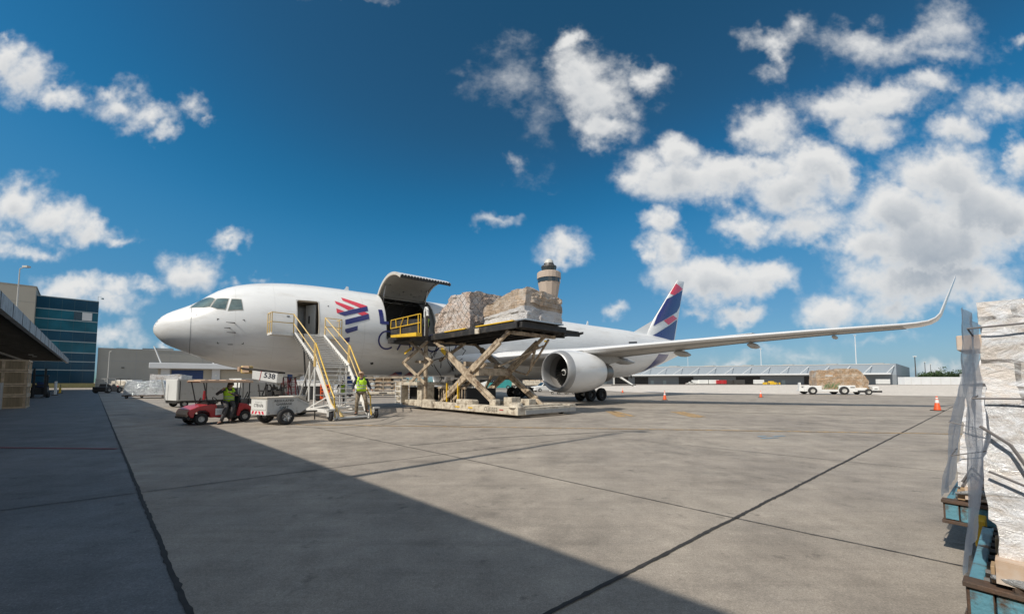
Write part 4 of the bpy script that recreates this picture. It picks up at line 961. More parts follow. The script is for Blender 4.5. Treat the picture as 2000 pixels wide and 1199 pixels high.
# ------------------------------------------------------------------ cargo piles
def wrapmat(name, tan_, white, thr=.5, net=0, rough=.28, wr=7, bump=.9, dark=(.12, .10, .09), hf=.5, st=2.6):
    m = bpy.data.materials.new(name); m.use_nodes = True; t = m.node_tree; N = t.nodes; L = t.links; b = N['Principled BSDF']
    tc = N.new('ShaderNodeTexCoord'); src = tc.outputs['Object']
    def no(s, d=7, r=.6, sc=None, dist=0):
        n = N.new('ShaderNodeTexNoise'); n.inputs['Scale'].default_value = s; n.inputs['Detail'].default_value = d; n.inputs['Roughness'].default_value = r; n.inputs['Distortion'].default_value = dist
        if sc: mp = N.new('ShaderNodeMapping'); mp.inputs['Scale'].default_value = sc; L.new(src, mp.inputs[0]); L.new(mp.outputs[0], n.inputs['Vector'])
        else: L.new(src, n.inputs['Vector'])
        return n.outputs['Fac']
    def rg(x, a, b2, c=0, d=1):
        r = N.new('ShaderNodeMapRange'); r.inputs[1].default_value = a; r.inputs[2].default_value = b2; r.inputs[3].default_value = c; r.inputs[4].default_value = d; L.new(x, r.inputs[0]); return r.outputs[0]
    def mix(f, a, c):
        x = N.new('ShaderNodeMix'); x.data_type = 'RGBA'; L.new(f, x.inputs[0])
        for i, q in ((6, a), (7, c)):
            if isinstance(q, tuple): x.inputs[i].default_value = (*q, 1)
            else: L.new(q, x.inputs[i])
        return x.outputs[2]
    # cartons under the film
    br = N.new('ShaderNodeTexBrick'); br.inputs['Scale'].default_value = 2.3; br.inputs['Color1'].default_value = (*[c*.8 for c in tan_], 1); br.inputs['Color2'].default_value = (*[min(1, c*1.25) for c in tan_], 1); br.inputs['Mortar'].default_value = (*[c*.35 for c in tan_], 1); br.inputs['Mortar Size'].default_value = .025; br.inputs['Brick Width'].default_value = .8; br.inputs['Row Height'].default_value = .55
    mp = N.new('ShaderNodeMapping'); sp_ = N.new('ShaderNodeSeparateXYZ'); L.new(src, sp_.inputs[0]); cbx = N.new('ShaderNodeCombineXYZ'); L.new(gmath(t, 'ADD', sp_.outputs[0], sp_.outputs[1]), cbx.inputs[0]); L.new(sp_.outputs[2], cbx.inputs[1]); L.new(cbx.outputs[0], br.inputs['Vector'])
    f = rg(gmath(t, 'ADD', no(1.3, 6), rg(no(wr, 8, .7, (1, 1, 2.4), 1.5), .35, .65, -.14, .14)), thr-.1, thr+.1)
    col = mix(f, br.outputs['Color'], white)
    col = mix(rg(no(5, 8, .75, None, 2.0), .62, .70), col, dark)
    if net:
        a = rg(gmath(t, 'ABSOLUTE', gmath(t, 'SUBTRACT', gmath(t, 'FRACT', gmath(t, 'MULTIPLY', gmath(t, 'ADD', gmath(t, 'ADD', sp_.outputs[0], sp_.outputs[1]), sp_.outputs[2]), net)), .5)), .455, .475)
        c2 = rg(gmath(t, 'ABSOLUTE', gmath(t, 'SUBTRACT', gmath(t, 'FRACT', gmath(t, 'MULTIPLY', gmath(t, 'SUBTRACT', gmath(t, 'ADD', sp_.outputs[0], sp_.outputs[1]), sp_.outputs[2]), net)), .5)), .455, .475)
        col = mix(gmath(t, 'MAXIMUM', a, c2), col, (.10, .085, .075))
    L.new(col, b.inputs['Base Color']); b.inputs['Roughness'].default_value = rough; b.inputs['Coat Weight'].default_value = .5; b.inputs['Coat Roughness'].default_value = .2
    h = gmath(t, 'ADD', rg(gmath(t, 'ABSOLUTE', gmath(t, 'SUBTRACT', no(wr, 5, .5, (1, 1, st), 2.5), .5)), 0, .14, 1, 0) if hf < .3 else rg(no(wr, 8, .65, (1, 1, st), 2.0), .3, .7), rg(no(wr*2.8, 6, .7, (2.2, 2.2, 1), 1.0), .3, .7, 0, hf))
    bp = N.new('ShaderNodeBump'); bp.inputs['Strength'].default_value = bump; bp.inputs['Distance'].default_value = .06; L.new(h, bp.inputs['Height']); L.new(bp.outputs[0], b.inputs['Normal'])
    return m
M['wtan'] = wrapmat('netted_cartons', (.66, .49, .38), (.80, .73, .68), .52, net=2.0, bump=.8)
M['wtan2'] = wrapmat('wrapped_cartons', (.60, .44, .30), (.74, .64, .54), .55, net=0, wr=9, bump=.8, dark=(.16, .11, .08))
M['wsil'] = wrapmat('silver_film', (.48, .53, .56), (.80, .83, .85), .45, wr=2.4, rough=.16, bump=.8, hf=.15, st=1.5, dark=(.16, .18, .2))
M['wwhite'] = wrapmat('white_film', (.50, .44, .40), (.78, .78, .78), .42, wr=3.5, rough=.2, bump=1.0, dark=(.22, .22, .23))
M['wbale'] = wrapmat('bale_cartons', (.56, .37, .22), (.78, .68, .56), .58, wr=14, bump=1.0, dark=(.10, .13, .06))
M['wfoil'] = wrapmat('grey_film_base', (.58, .53, .50), (.84, .82, .81), .38, wr=5, bump=.9, dark=(.16, .13, .11))
def pile(name, parent, x0, x1, y0, y1, z0, top, m, amp=.05, seed=0, n=(14, 14, 12), inset=None, split=None, fr=2.2, blk=0):
    """a wrapped stack: top(s,t) gives its height, s,t in 0..1"""
    mb = MB(); nx, ny, nz = n
    def pt(s, t, q):
        h = top(s, t); x = x0+(x1-x0)*s; y = y0+(y1-y0)*t; z = z0+(h-z0)*q
        if inset: k = inset(q); x = (x0+x1)/2+(x-(x0+x1)/2)*k; y = (y0+y1)/2+(y-(y0+y1)/2)*k
        d = V((NZ.noise(V((x*fr+seed, y*fr, z*fr))), NZ.noise(V((x*fr, y*fr+seed+9, z*fr))), NZ.noise(V((x*fr, y*fr, z*fr+seed+5)))))
        d2 = V((NZ.noise(V((x*7+seed, y*7, z*11))), NZ.noise(V((x*7, y*7+seed, z*11))), 0))
        w = min(1, q*6)
        if blk:
            hx = lambda a, b, c: (sin(a*127.1+b*311.7+c*74.7+seed)*43758.5453) % 1.0-.5
            kz = int(z/.36+.3*hx(0, 0, int((x+y)/.5))); bx_ = hx(int(y/.5), kz, 1)*blk if s in (0, 1) else 0; by_ = hx(int(x/.5), kz, 2)*blk if t in (0, 1) else 0; bz_ = hx(int(x/.5), int(y/.5), 3)*blk*1.3 if q == 1 else 0
            x += bx_; y += by_; z += bz_
        return V((x, y, z))+d*amp*w+d2*amp*.6*w
    key = {}
    def vid(i, j, k):
        if (i, j, k) not in key: key[(i, j, k)] = len(mb.v); mb.v.append(pt(i/nx, j/ny, k/nz))
        return key[(i, j, k)]
    def quad(a, b, c, d): 
        mb.f.append([vid(*a), vid(*b), vid(*c), vid(*d)]); mb.m.append(1 if split and (a[2]+.5)/nz < split else 0)
    for i in range(nx):
        for k in range(nz):
            quad((i, 0, k), (i+1, 0, k), (i+1, 0, k+1), (i, 0, k+1)); quad((i, ny, k), (i, ny, k+1), (i+1, ny, k+1), (i+1, ny, k))
        for j in range(ny): quad((i, j, nz), (i+1, j, nz), (i+1, j+1, nz), (i, j+1, nz))
    for j in range(ny):
        for k in range(nz):
            quad((0, j, k), (0, j, k+1), (0, j+1, k+1), (0, j+1, k)); quad((nx, j, k), (nx, j+1, k), (nx, j+1, k+1), (nx, j, k+1))
    return mb.build(name, m, parent, smooth=True)
# ------------------------------------------------------------------ cargo loader
LA = radians(3.3); LO = V((12.5, -6.0, 0)); lroot = toW(LO)
loader = thing('cargo_loader', 'beige scissor-lift cargo loader raised to the open cargo door', 'cargo loader', lroot, PA+LA)
# loader frame: x = across (towards the tail), y = towards the aircraft; outer end at y = -7.3
def ll(p): d = V(p)-LO; return V((d.x*cos(LA)+d.y*sin(LA), -d.x*sin(LA)+d.y*cos(LA), d.z))
def lp(u, v, w):    # pixel ray meets loader plane x = w
    o = ll(CAML); r = ray(u, v); rl = V((r.dot(AX), r.dot(AY), r.z)); q = V((rl.x*cos(LA)+rl.y*sin(LA), -rl.x*sin(LA)+rl.y*cos(LA), rl.z))
    return o+q*((w-o.x)/q.x)
def leg(a, b, w, nm='scissor_arm'):
    a = V(a); b = V(b); mb = MB(); d = (b-a).normalized(); mid = (a+b)/2; ax = V((1, 0, 0))
    mb.bar(a, a.lerp(b, .12), .14, .16); mb.bar(a.lerp(b, .1), a.lerp(b, .9), .15, .34); mb.bar(a.lerp(b, .88), b, .14, .16); mb.bar(a.lerp(b, .38), a.lerp(b, .62), .165, .38)
    for p in (a, b, mid): mb.lathe([(-.1, .11), (.1, .11)], p, ax, 12, caps=True)
    o = mb.build(nm, 'beige', loader, bevel=.015)
    up_ = d.cross(ax)
    for s in (-1, 1):
        sm = MB()
        for i in range(26):
            t0 = .12+.30*i/26 if s < 0 else .60+.28*i/26
            p = a.lerp(b, t0); sm.bar(p+up_*0+V((-.079, 0, 0)), p+d*.06+V((-.079, 0, 0)), .006, .02)
        sm.build('arm_slot', 'blackl', o)
    return o
zt, zb = 3.98, .32
for w in (.22, 2.95):
    sh_ = .32 if w < 1 else 0; leg((w, sh_, zt), (w, -5.9+sh_*.9, zb), w); leg((w+.17 if w < 1 else w-.17, -.35+sh_*1.6, zb), (w+.17 if w < 1 else w-.17, -6.1+sh_*.7, zt), w)
MB().bar((.138, -.42, 3.50), (.138, -.88, 3.22), .012, .24, up=V((0, .5, .8))).build('warning_patch', 'yellow', loader)
mb = MB()
for (y, z) in ((-3.1, 2.2), (0, zt), (-5.95, zb+.02), (-.35, zb), (-6.1, zt)): mb.tube([(.15, y, z), (3.05, y, z)], .09, 10)
mb.tube([(.5, -1.2, .6), (1.2, -3.2, 2.6)], .09).tube([(2.4, -1.2, .6), (2.0, -3.2, 2.6)], .09)
mb.bar((.45, -2.3, 2.6), (2.7, -2.3, 2.6), .22, .25); mb.bar((.45, -3.4, 2.15), (2.7, -3.4, 2.15), .3, .4)
mb.bar((.3, -6.3, 3.93), (3.3, -6.3, 3.93), .16, .16); mb.tube([(2.95, -6.2, 3.8), (2.95, -4.6, 2.0), (2.95, -3.4, 2.3)], .06); mb.tube([(2.9, -5.4, 3.8), (2.9, -4.9, 2.2)], .08)
mb.tube([(.9, -4.6, 2.4), (2.9, -5.9, 3.5)], .05)
islands(mb, 'crossbeam', 'beige', loader, smooth=True)
mb = MB()
mb.bx(-.32, .12, -7.3, .6, .14, .50); mb.bx(3.25, 3.75, -7.3, .6, .14, .50); mb.bx(.12, 3.25, -7.3, -7.0, .14, .46); mb.bx(.12, 3.25, -.2, .4, .14, .46)
mb.build('chassis', 'loadw', loader, bevel=.03)
mb = MB(); mb.bx(-.34, .14, -4.0, -2.6, .46, .72); mb.build('wheel_arch', 'loadw', loader, bevel=.08)
mb = MB(); mb.lathe([(0, .34), (.15, .3), (.22, .18), (.23, .01)], (-.1, -6.95, .48), (0, 0, 1), 20); mb.build('corner_cap', 'loadw', loader, smooth=True)
mb = MB(); mb.bx(.2, 3.2, -6.9, -6.55, .46, .52); mb.bx(.9, 1.5, -5.6, -5.0, .2, .85); mb.bx(1.8, 2.3, -5.9, -5.3, .2, .75); mb.bx(-.1, .2, -5.55, -5.1, .5, .78); mb.bx(.3, 3.1, -6.5, -.3, .2, .26)
mb.build('chassis_box', 'loadw', loader, bevel=.02)
mb = MB(); mb.bx(.15, 3.7, -7.34, -7.303, .16, .34); mb.build('front_bumper', 'grey', loader)
mb = text_mb('CLB1032', .26, (-.324, -5.45, .32), (0, -1, 0), (0, 0, 1)); text_mb('JETLIFT', .22, (1.2, -7.345, .25), (1, 0, 0), (0, 0, 1), mb=mb) if 0 else None
mb.build('fleet_number', 'black', loader, fix=False)
for y0_, y1_, c in ((-2.95, -2.55, 'yellow'), (-4.05, -3.7, 'yellow'), (-6.35, -6.1, 'red')): MB().bx(-.336, -.322, y0_, y1_, .30 if c == 'yellow' else .32, .36).build('marker_strip', c, loader)
for (x, y) in ((0, -3.3), (3.4, -3.3), (0, -.1), (3.4, -.1), (3.4, -6.6)): wheel(loader, (x, y, .26), (-1 if x < 1 else 1, 0, 0), .26, .2, 'wheel', .5, 'loadw')
# main deck
mb = MB()
for x in (.05, 3.45): mb.bar((x, .6, 4.22), (x, -6.9, 4.22), .12, .3)
for i in range(10): mb.bar((.1, .5-i*.8, 4.18), (3.4, .5-i*.8, 4.18), .1, .2)
mb.bx(.0, 3.5, -6.95, .6, 4.33, 4.38); mb.bx(.15, 3.3, -7.1, -6.9, 4.1, 4.38)
for x in (.6, 1.4, 2.2, 3.0): mb.bar((x, .4, 4.0), (x, -6.6, 4.06), .09, .14)
mb.bx(3.5, 4.6, -6.9, -5.6, 4.2, 4.3); mb.bar((3.4, -6.8, 4.05), (4.75, -6.8, 4.12), .08, .16); mb.bar((3.4, -5.8, 4.05), (4.7, -5.8, 4.12), .08, .16)
for i in range(5): mb.bar((4.7+i*.07, -6.9, 4.18+.02*i), (4.7+i*.07, -5.7, 4.18+.02*i), .04, .12)
mb.build('main_deck', 'black', loader, bevel=.01)
mb = MB()
for i in range(34): mb.tube([(.12, .45-i*.21, 4.40), (3.38, .45-i*.21, 4.40)], .035, 6)
mb.build('roller_bed', 'dmetal', loader)
for (a, b) in ((-1.0, -3.0), (-3.9, -6.7)): MB().bx(-.06, .06, a, b, 4.40, 4.455).build('deck_edge_guard', 'yellow', loader, bevel=.01)
MB().bx(-.10, -.03, -3.9, -4.25, 4.05, 4.32).build('deck_bracket', 'loadw', loader)
# hoses and machinery below the deck
mb = MB(); random.seed(3)
for i in range(16):
    x = random.uniform(.3, 2.6); y = random.uniform(-.2, 1.4); z = random.uniform(2.6, 4.0); pts = [(x, y, z)]
    for k in range(4): pts.append((pts[-1][0]+random.uniform(-.3, .3), pts[-1][1]+random.uniform(-.35, .35), pts[-1][2]-random.uniform(.02, .35)))
    mb.tube(pts, .025, 6)
islands(mb, 'hydraulic_hose', 'blackl', loader, smooth=True); mb = MB()
for i in range(12):
    x = random.uniform(.4, 2.8); y = random.uniform(-2.4, .8); mb.box((x, y, random.uniform(1.2, 2.2)), (random.uniform(.15, .5), random.uniform(.1, .5), random.uniform(.08, .3)))
islands(mb, 'valve_block', 'dmetal', loader)
mb = MB(); mb.bx(.6, 2.7, -2.3, .6, .3, 1.25); mb.build('engine_housing', 'blackl', loader, bevel=.03)
mb = MB()
for i in range(11): mb.tube([(.55, -2.2+i*.26, .4), (.55, -2.2+i*.26, 1.2)], .02+.02*(i % 3))
mb.bx(.5, .6, -2.3, .6, 1.22, 1.34); mb.build('housing_grille', 'beige', loader)
for y in (-.75, -1.85): MB().bar((.35, y, .4), (.35, y, 1.55), .07, .1).build('safety_prop', 'yellow', loader)
# post
pp = lp(830.5, 790, -.28); 
MB().tube([(-.28, pp.y, .3), (-.28, pp.y, 3.75)], .115, 16).build('lift_post', 'beige', loader, smooth=True)
MB().bx(-.36, -.20, pp.y-.09, pp.y+.09, 3.7, 5.75).build('post_rail', 'dmetal', loader); MB().bx(-.385, -.36, pp.y-.03, pp.y+.03, 3.75, 5.7).build('post_strip', 'lgrey', loader)
MB().tube([(-.28, pp.y+.14, 5.45), (-.28, pp.y+.13, 5.85), (-.28, pp.y+.04, 6.0), (-.28, pp.y-.06, 6.0), (-.28, pp.y-.13, 5.85), (-.28, pp.y-.14, 5.5)], .085, 10).build('post_cap', 'sign', loader, smooth=True)
# bridge in front of the door
def L2(p): return ll(p)
mb = MB(); c = [ll((10.95, -2.75, 0)), ll((14.6, -2.75, 0)), ll((15.4, -5.5, 0)), ll((11.15, -5.5, 0))]
mb.add([(p.x, p.y, z) for z in (4.0, 4.32) for p in c], [(0, 1, 2, 3), (4, 5, 6, 7), (0, 1, 5, 4), (1, 2, 6, 5), (2, 3, 7, 6), (3, 0, 4, 7)]); mb.build('bridge_platform', 'black', loader)
WX = -1.52
def br_(u, v): return lp(u, v, WX)
mb = MB(); q = [br_(762, 626), br_(764, 665), br_(824, 657), br_(824, 622)]; ex = V((.05, 0, 0)); mb.add(q+[p+ex for p in q], [(0, 1, 2, 3), (4, 5, 6, 7), (0, 1, 5, 4), (1, 2, 6, 5), (2, 3, 7, 6), (3, 0, 4, 7)]); mb.build('bridge_side_panel', 'black', loader)
mb = MB(); o_ = V((-.06, 0, 0))
for a, b in (((766, 626), (823, 613)), ((765, 642), (823, 630)), ((766, 626), (765, 642)), ((775, 624), (776, 641)), ((790, 620.5), (784, 638)), ((784, 638), (784, 656)), ((799, 618.5), (798, 636)), ((819, 614), (819, 651)), ((824, 613), (824, 651))):
    mb.tube([br_(*a)+o_, br_(*b)+o_], .028)
mb.build('bridge_guardrail', 'yellow', loader, smooth=True)
mb = MB(); q = [br_(774, 655.5), br_(824, 650), br_(824, 657), br_(774, 660)]; mb.add([p+V((-.35, 0, 0)) for p in q]+[p+V((.0, 0, 0)) for p in q], [(0, 1, 2, 3), (4, 5, 6, 7), (0, 1, 5, 4), (1, 2, 6, 5), (2, 3, 7, 6), (3, 0, 4, 7)]); mb.build('catwalk', 'yellow', loader)
def small(pxs, w, nm='bridge_scissor_arm'):
    for a, b in pxs:
        A_1, B_1 = lp(*a, w), lp(*b, w); MB().bar(A_1, B_1, .09, .17).lathe([(-.07, .08), (.07, .08)], A_1, (1, 0, 0), 10, caps=True).lathe([(-.07, .08), (.07, .08)], B_1, (1, 0, 0), 10, caps=True).build(nm, 'beige', loader, bevel=.01)
small((((833, 668), (788, 708)), ((788, 708), (829, 748)), ((802, 668), (843, 706)), ((843, 706), (800, 748))), -.7)
small((((905, 673), (860, 704)), ((808, 706), (835, 707))), 1.0)
MB().bar(lp(790, 690, -.79), lp(804, 679.5, -.79), .012, .15).build('warning_patch', 'yellow', loader)
# drive end with steps
mb = MB(); y0_, y1_ = .55, 3.1
mb.bx(-.85, 2.9, y0_, y1_, 1.42, 1.62); mb.bx(-.85, -.3, y1_-.5, y1_, .35, 1.42); mb.bx(-.55, .3, y0_, y0_+.5, .2, 1.42); mb.bx(-.5, 2.6, y0_+.1, y1_-.1, .2, .55); mb.bx(-.25, .5, .9, 1.6, .55, 1.3)
mb.build('drive_unit', 'loadw', loader, bevel=.02)
mb = MB(); mb.bx(-.1, 2.5, y0_+.3, y1_-.3, .5, 1.3); mb.build('drive_machinery', 'blackl', loader)
mb = MB()
for z in (.45, .75, 1.05, 1.35): mb.tube([(-1.0, y1_-.9, z), (-1.0, y1_-.2, z)], .022)
for y in (-.9, -.2): mb.tube([(-1.0, y1_+y, .3), (-1.0, y1_+y, 1.6)], .022)
mb.build('access_ladder', 'stairw', loader, smooth=True)
mb = MB(); mb.prism([(.0, .14), (1.3, .14), (1.1, .62), (.25, .62)], (-.5, -.55, 0), V((0, 1, 0)), V((0, 0, 1)), V((.35, 0, 0)), 1); mb.build('outrigger', 'loadw', loader, bevel=.02)
# worker on the bridge
J = dict(STAND); pl_ = ll((12.25, -5.35, 0)); wp = toW((12.35, -5.1, 0)); person('worker in navy shirt and yellow-green vest beside the netted pallet on the raised loader', V((wp.x, wp.y, 3.98)), PA+pi/2+2.0, J, hair=1, legs='navyc', shirt='navyc')
# loads on the loader (stand on the roller bed, z 4.44)
ZL = 4.44
def load(name, label, cat, lx, ly, group=None):
    return thing(name, label, cat, toW(LO)+Matrix.Rotation(PA+LA, 3, 'Z') @ V((lx, ly, ZL)), PA+LA, group)
a1 = [lp(848, 614, .15), lp(868, 600, .15), lp(881, 578, .15), lp(917, 569, .15)]
b1 = lp(848, 649, .15); e1 = lp(918, 640, .15)
ya, yb = b1.y, a1[3].y
load1 = load('netted_pallet', 'tan netted cargo pallet with a low step, nearer the cargo door on the loader', 'cargo pallet', 1.6, (ya+yb)/2, 'cargo pallets on the raised loader')
hs = [(p.y, p.z) for p in a1]
def prof(y):
    if y >= hs[0][0]: return hs[0][1]
    for (p, q) in zip(hs, hs[1:]):
        if q[0] <= y <= p[0]: t = (y-p[0])/(q[0]-p[0]); return p[1]+(q[1]-p[1])*t
    return hs[-1][1]
cyy = (ya+yb)/2; hl = (ya-yb)/2
MB().bx(-1.5, 1.6, -hl-.03, hl+.03, -.03, .03).build('pallet_board', 'metal', load1)
pile('netted_load', load1, -1.42, 1.5, -hl, hl, .03, lambda s, t: prof(cyy-hl+2*hl*t)-ZL+.10*sin(pi*s), ['wtan', 'wfoil'], .06, 3, (34, 30, 32), blk=.09)
c1, c2, c3 = lp(944, 598, .15), lp(1012, 566, .15), lp(1025, 570, .15); f1, f2 = lp(944, 634, .15), lp(1026, 631, .15)
y1a, y1b = c1.y-.02, f2.y; hl2 = (y1a-y1b)/2
load2 = load('wrapped_pallet', 'large wrapped pallet of cartons at the outer end of the raised loader', 'cargo pallet', 1.6, (y1a+y1b)/2, 'cargo pallets on the raised loader')
MB().bx(-1.5, 1.2, -hl2-.03, hl2+.03, -.03, .03).build('pallet_board', 'metal', load2)
h2 = [(c1.y, c1.z), (c2.y, c2.z), (c3.y, c3.z)]
def prof2(s, t):
    y = y1b+2*hl2*t; a = h2[0][1]+(h2[1][1]-h2[0][1])*min(1, max(0, (h2[0][0]-y)/(h2[0][0]-h2[1][0]))); a -= ZL
    return a*(1-.24*max(0, s-.5)) + .05*sin(9*s+5*t)
pile('wrapped_load', load2, -1.42, 1.08, -hl2, hl2, .03, prof2, ['wtan2', 'wfoil'], .06, 8, (34, 34, 34), split=.40, blk=.11)
# ------------------------------------------------------------------ carts beside the nose
def gxy(u, v): p = ground(u, v); return V((p.x, p.y, 0))
R60 = radians(60)
CS = .9
cart = thing('tow_cart', 'small red utility cart with tan roof, driven by a worker in hi-vis vest', 'utility cart', (-11.73, 15.76, 0), radians(240))
# local: x forward, y left (towards the camera), z up
mb = MB()
prof_ = [(-.05, .28), (.50, .28), (.56, .50), (.70, .60), (.92, .60), (1.06, .48), (1.10, .30), (1.22, .34), (1.30, .52), (1.22, .66), (.95, .78), (.62, .84), (.30, .84), (.25, .62), (-.05, .40)]
mb.prism(prof_, V((0, -.58, 0)), V((1, 0, 0)), V((0, 0, 1)), V((0, 1, 0)), 1.16); mb.build('front_body', 'red', cart, bevel=.035)
mb = MB(); mb.prism([(-1.22, .36), (-1.16, .62), (-.92, .80), (-.60, .86), (-.52, .50), (-.50, .28), (-.62, .28), (-.66, .48), (-.80, .58), (-.98, .56), (-1.08, .36)], V((0, -.58, 0)), V((1, 0, 0)), V((0, 0, 1)), V((0, 1, 0)), 1.16); mb.build('rear_body', 'red', cart, bevel=.03)
MB().bx(-.62, .1, -.54, .56, .24, .32).build('floor', 'black', cart)
MB().prism([(1.12, .70), (1.26, .62), (1.33, .46), (1.30, .34), (1.24, .40), (1.2, .55)], V((0, -.5, 0)), V((1, 0, 0)), V((0, 0, 1)), V((0, 1, 0)), 1.0).build('bonnet_cover', 'tan', cart, bevel=.02)
MB().bx(1.22, 1.32, -.55, .55, .28, .36).tube([(1.3, .3, .22), (1.3, .3, .38)], .03).build('front_bumper', 'black', cart)
MB().bx(.0, .34, .585, .60, .38, .66).build('side_plate', 'sign', cart)
text_mb('LC 4', .12, (.17, .603, .53), (-1, 0, 0), (0, 0, 1)).build('plate_number', 'grey', cart, fix=False)
seat = MB().bx(-.62, -.12, -.5, .5, .62, .76).build('seat', 'blackl', cart, bevel=.05); MB().prism([(-.60, .76), (-.72, 1.18), (-.62, 1.2), (-.48, .78)], V((0, -.48, 0)), V((1, 0, 0)), V((0, 0, 1)), V((0, 1, 0)), .96).build('backrest', 'blackl', cart, bevel=.03)
MB().bx(-.6, -.12, -.5, .5, .32, .62).build('seat_box', 'black', cart)
mb = MB(); mb.bx(-1.10, .92, -.60, .60, 1.80, 1.86); mb.bx(-1.12, .94, .58, .62, 1.755, 1.84); mb.bx(-1.12, .94, -.62, -.58, 1.755, 1.84)
for i in range(5): mb.bx(-1.0+i*.4, -.85+i*.4, -.5, .5, 1.86, 1.885)
mb.build('roof', 'yellowp' if 0 else 'tan', cart, bevel=.015)
mb = MB()
for y in (-.55, .55): mb.tube([(.60, y, .8), (.80, y, 1.8)], .022).tube([(-.98, y, .7), (-1.0, y, 1.8)], .022).tube([(-.55, y, .8), (-.62, y, 1.8)], .018)
mb.build('roof_post', 'black', cart, smooth=True)
mb = MB(); pts = [V((.22, .25, 1.0))+V((cos(a)*.08, sin(a)*.17, cos(a)*.13)) for a in [2*pi*i/16 for i in range(17)]]; mb.tube(pts, .016, 6); mb.tube([(.45, .25, .75), (.22, .25, 1.0)], .025); mb.build('steering_wheel', 'blackl', cart, smooth=True)
mb = MB(); mb.tube([(.78, .62, 1.05), (.78, .62, 1.28)], .05); mb.tube([(.78, .62, 1.28), (.78, .62, 1.42)], .035); mb.build('fire_extinguisher', 'red', cart, smooth=True)
mb = MB(); mb.bx(.35, .6, -.5, .5, .84, .95); mb.tube([(.5, .5, .95), (.75, .75, 1.02), (1.1, .7, 1.0)], .03); mb.tube([(.6, -.3, .9), (.7, .1, 1.1), (.6, .4, .95)], .03); mb.bx(.3, .55, -.1, .5, .95, 1.02)
mb.build('dashboard', 'blackl', cart)
mb = MB(); mb.bx(-1.12, -.66, -.5, .52, .82, 1.02); mb.tube([(-.75, .45, .8), (-.95, .5, 1.35)], .02).tube([(-.85, .45, .8), (-1.05, .5, 1.35)], .02)
for i in range(4): mb.tube([(-.78-.05*i, .46, .9+.12*i), (-.88-.05*i, .46, .9+.12*i)], .015)
mb.build('rear_tray', 'dmetal', cart)
for (x, y) in ((.82, .5), (.82, -.5), (-.84, .5), (-.84, -.5)): wheel(cart, (x, y, .25), (0, 1 if y > 0 else -1, 0), .25, .2, 'wheel', .52, 'lgrey')
cart.scale = (CS, CS, CS*1.0); cart.location = V((-11.70, 15.62, 0))
# driver, seated sideways with the left boot on the ground
JS = dict(pelvis=(0, .05, .84), chest=(.02, .0, 1.17), neck=(.03, -.02, 1.34), head=(.06, -.08, 1.49), sho_l=(.21, -.03, 1.28), sho_r=(-.17, .0, 1.28), elb_l=(.30, -.20, 1.08), elb_r=(-.36, -.06, 1.14), wri_l=(.12, -.34, 1.16), wri_r=(-.20, -.26, 1.30),
          hip_l=(.10, .02, .82), hip_r=(-.10, .02, .82), knee_l=(.20, -.40, .68), knee_r=(-.02, -.42, .66), ank_l=(.10, -.46, .16), ank_r=(-.16, -.62, .10), toe_l=(.14, -.64, .10), toe_r=(-.26, -.78, .035))
cp = cart.location; fx = V((cos(radians(240)), sin(radians(240)), 0)); fy = V((-fx.y, fx.x, 0))
dp = cp+fx*(-.22)+fy*.32
person('worker in hi-vis vest sitting sideways on the red cart, one hand at the face', V((dp.x, dp.y, 0)), radians(32), JS, hair=1, legs='darkc', shirt='darkc', face=.5)
# garbage cart
gc = thing('trailer_cart', 'grey two-wheeled garbage trailer with red and white chevrons behind the red cart', 'trailer', (-8.94, 14.33, 0), R60)
mb = MB(); o = V((0, 0, 0))
mb.prism([(0, .40), (1.25, .40), (1.62, .62), (1.62, .78), (1.15, 1.0), (0, 1.0)], V((0, 0, 0)), V((1, 0, 0)), V((0, 0, 1)), V((0, 1, 0)), 1.1); mb.build('tub', 'lgrey', gc, bevel=.012)
mb = MB(); mb.prism([(-.02, 1.0), (1.17, 1.0), (1.64, .79), (1.64, .81), (1.17, 1.035), (-.02, 1.035)], V((0, -.02, 0)), V((1, 0, 0)), V((0, 0, 1)), V((0, 1, 0)), 1.14); mb.build('lid', 'cream', gc)
MB().bx(-.014, -.002, .06, 1.04, .58, .93).build('end_plate', 'sign', gc)
MB().bx(-.016, -.002, .03, 1.07, .40, .55).build('chevron_board', 'sign', gc)
for i, s in enumerate((1, 1, -1, -1)):
    y = .16+i*.22+(.08 if i > 1 else 0); MB().prism([(y, .42), (y+.11, .42), (y+.11+s*.06, .53), (y+s*.06, .53)], V((-.0175, 0, 0)), V((0, 1, 0)), V((0, 0, 1)), V((-.004, 0, 0)), 1).build('chevron', 'coral', gc)
text_mb('CTB1676', .15, (-.016, .55, .73), (0, -1, 0), (0, 0, 1), bold=True, sx=1.1).build('fleet_number', 'black', gc, fix=False)
text_mb('PROPERTY OF', .075, (-.016, .55, .85), (0, -1, 0), (0, 0, 1)).build('plate_line', 'grey', gc, fix=False)
for i, tx in enumerate(('REGULATED', 'GARBAGE', 'CART')): text_mb(tx, .115, (.62, -.004, .90-.125*i), (1, 0, 0), (0, 0, 1), bold=True, sx=1.15).build('side_lettering', 'black', gc, fix=False)
text_mb('INSPECT LABEL', .075, (1.34, -.004, .80), V((.88, 0, -.45)), V((.45, 0, .88)), bold=True).build('side_lettering', 'grey', gc, fix=False)
for y in (-.13, 1.23): wheel(gc, (.62, y, .31), (0, -1 if y < 0 else 1, 0), .31, .19, 'wheel', .62, 'metal')
for y in (-.13,):
    mb = MB()
    for k in range(5):
        a = 2*pi*k/5; mb.bar((.62, y-.085, .31), (.62+cos(a)*.17, y-.085, .31+sin(a)*.17), .03, .045, up=V((0, 1, 0)))
    mb.build('wheel_spoke', 'lgrey', gc)
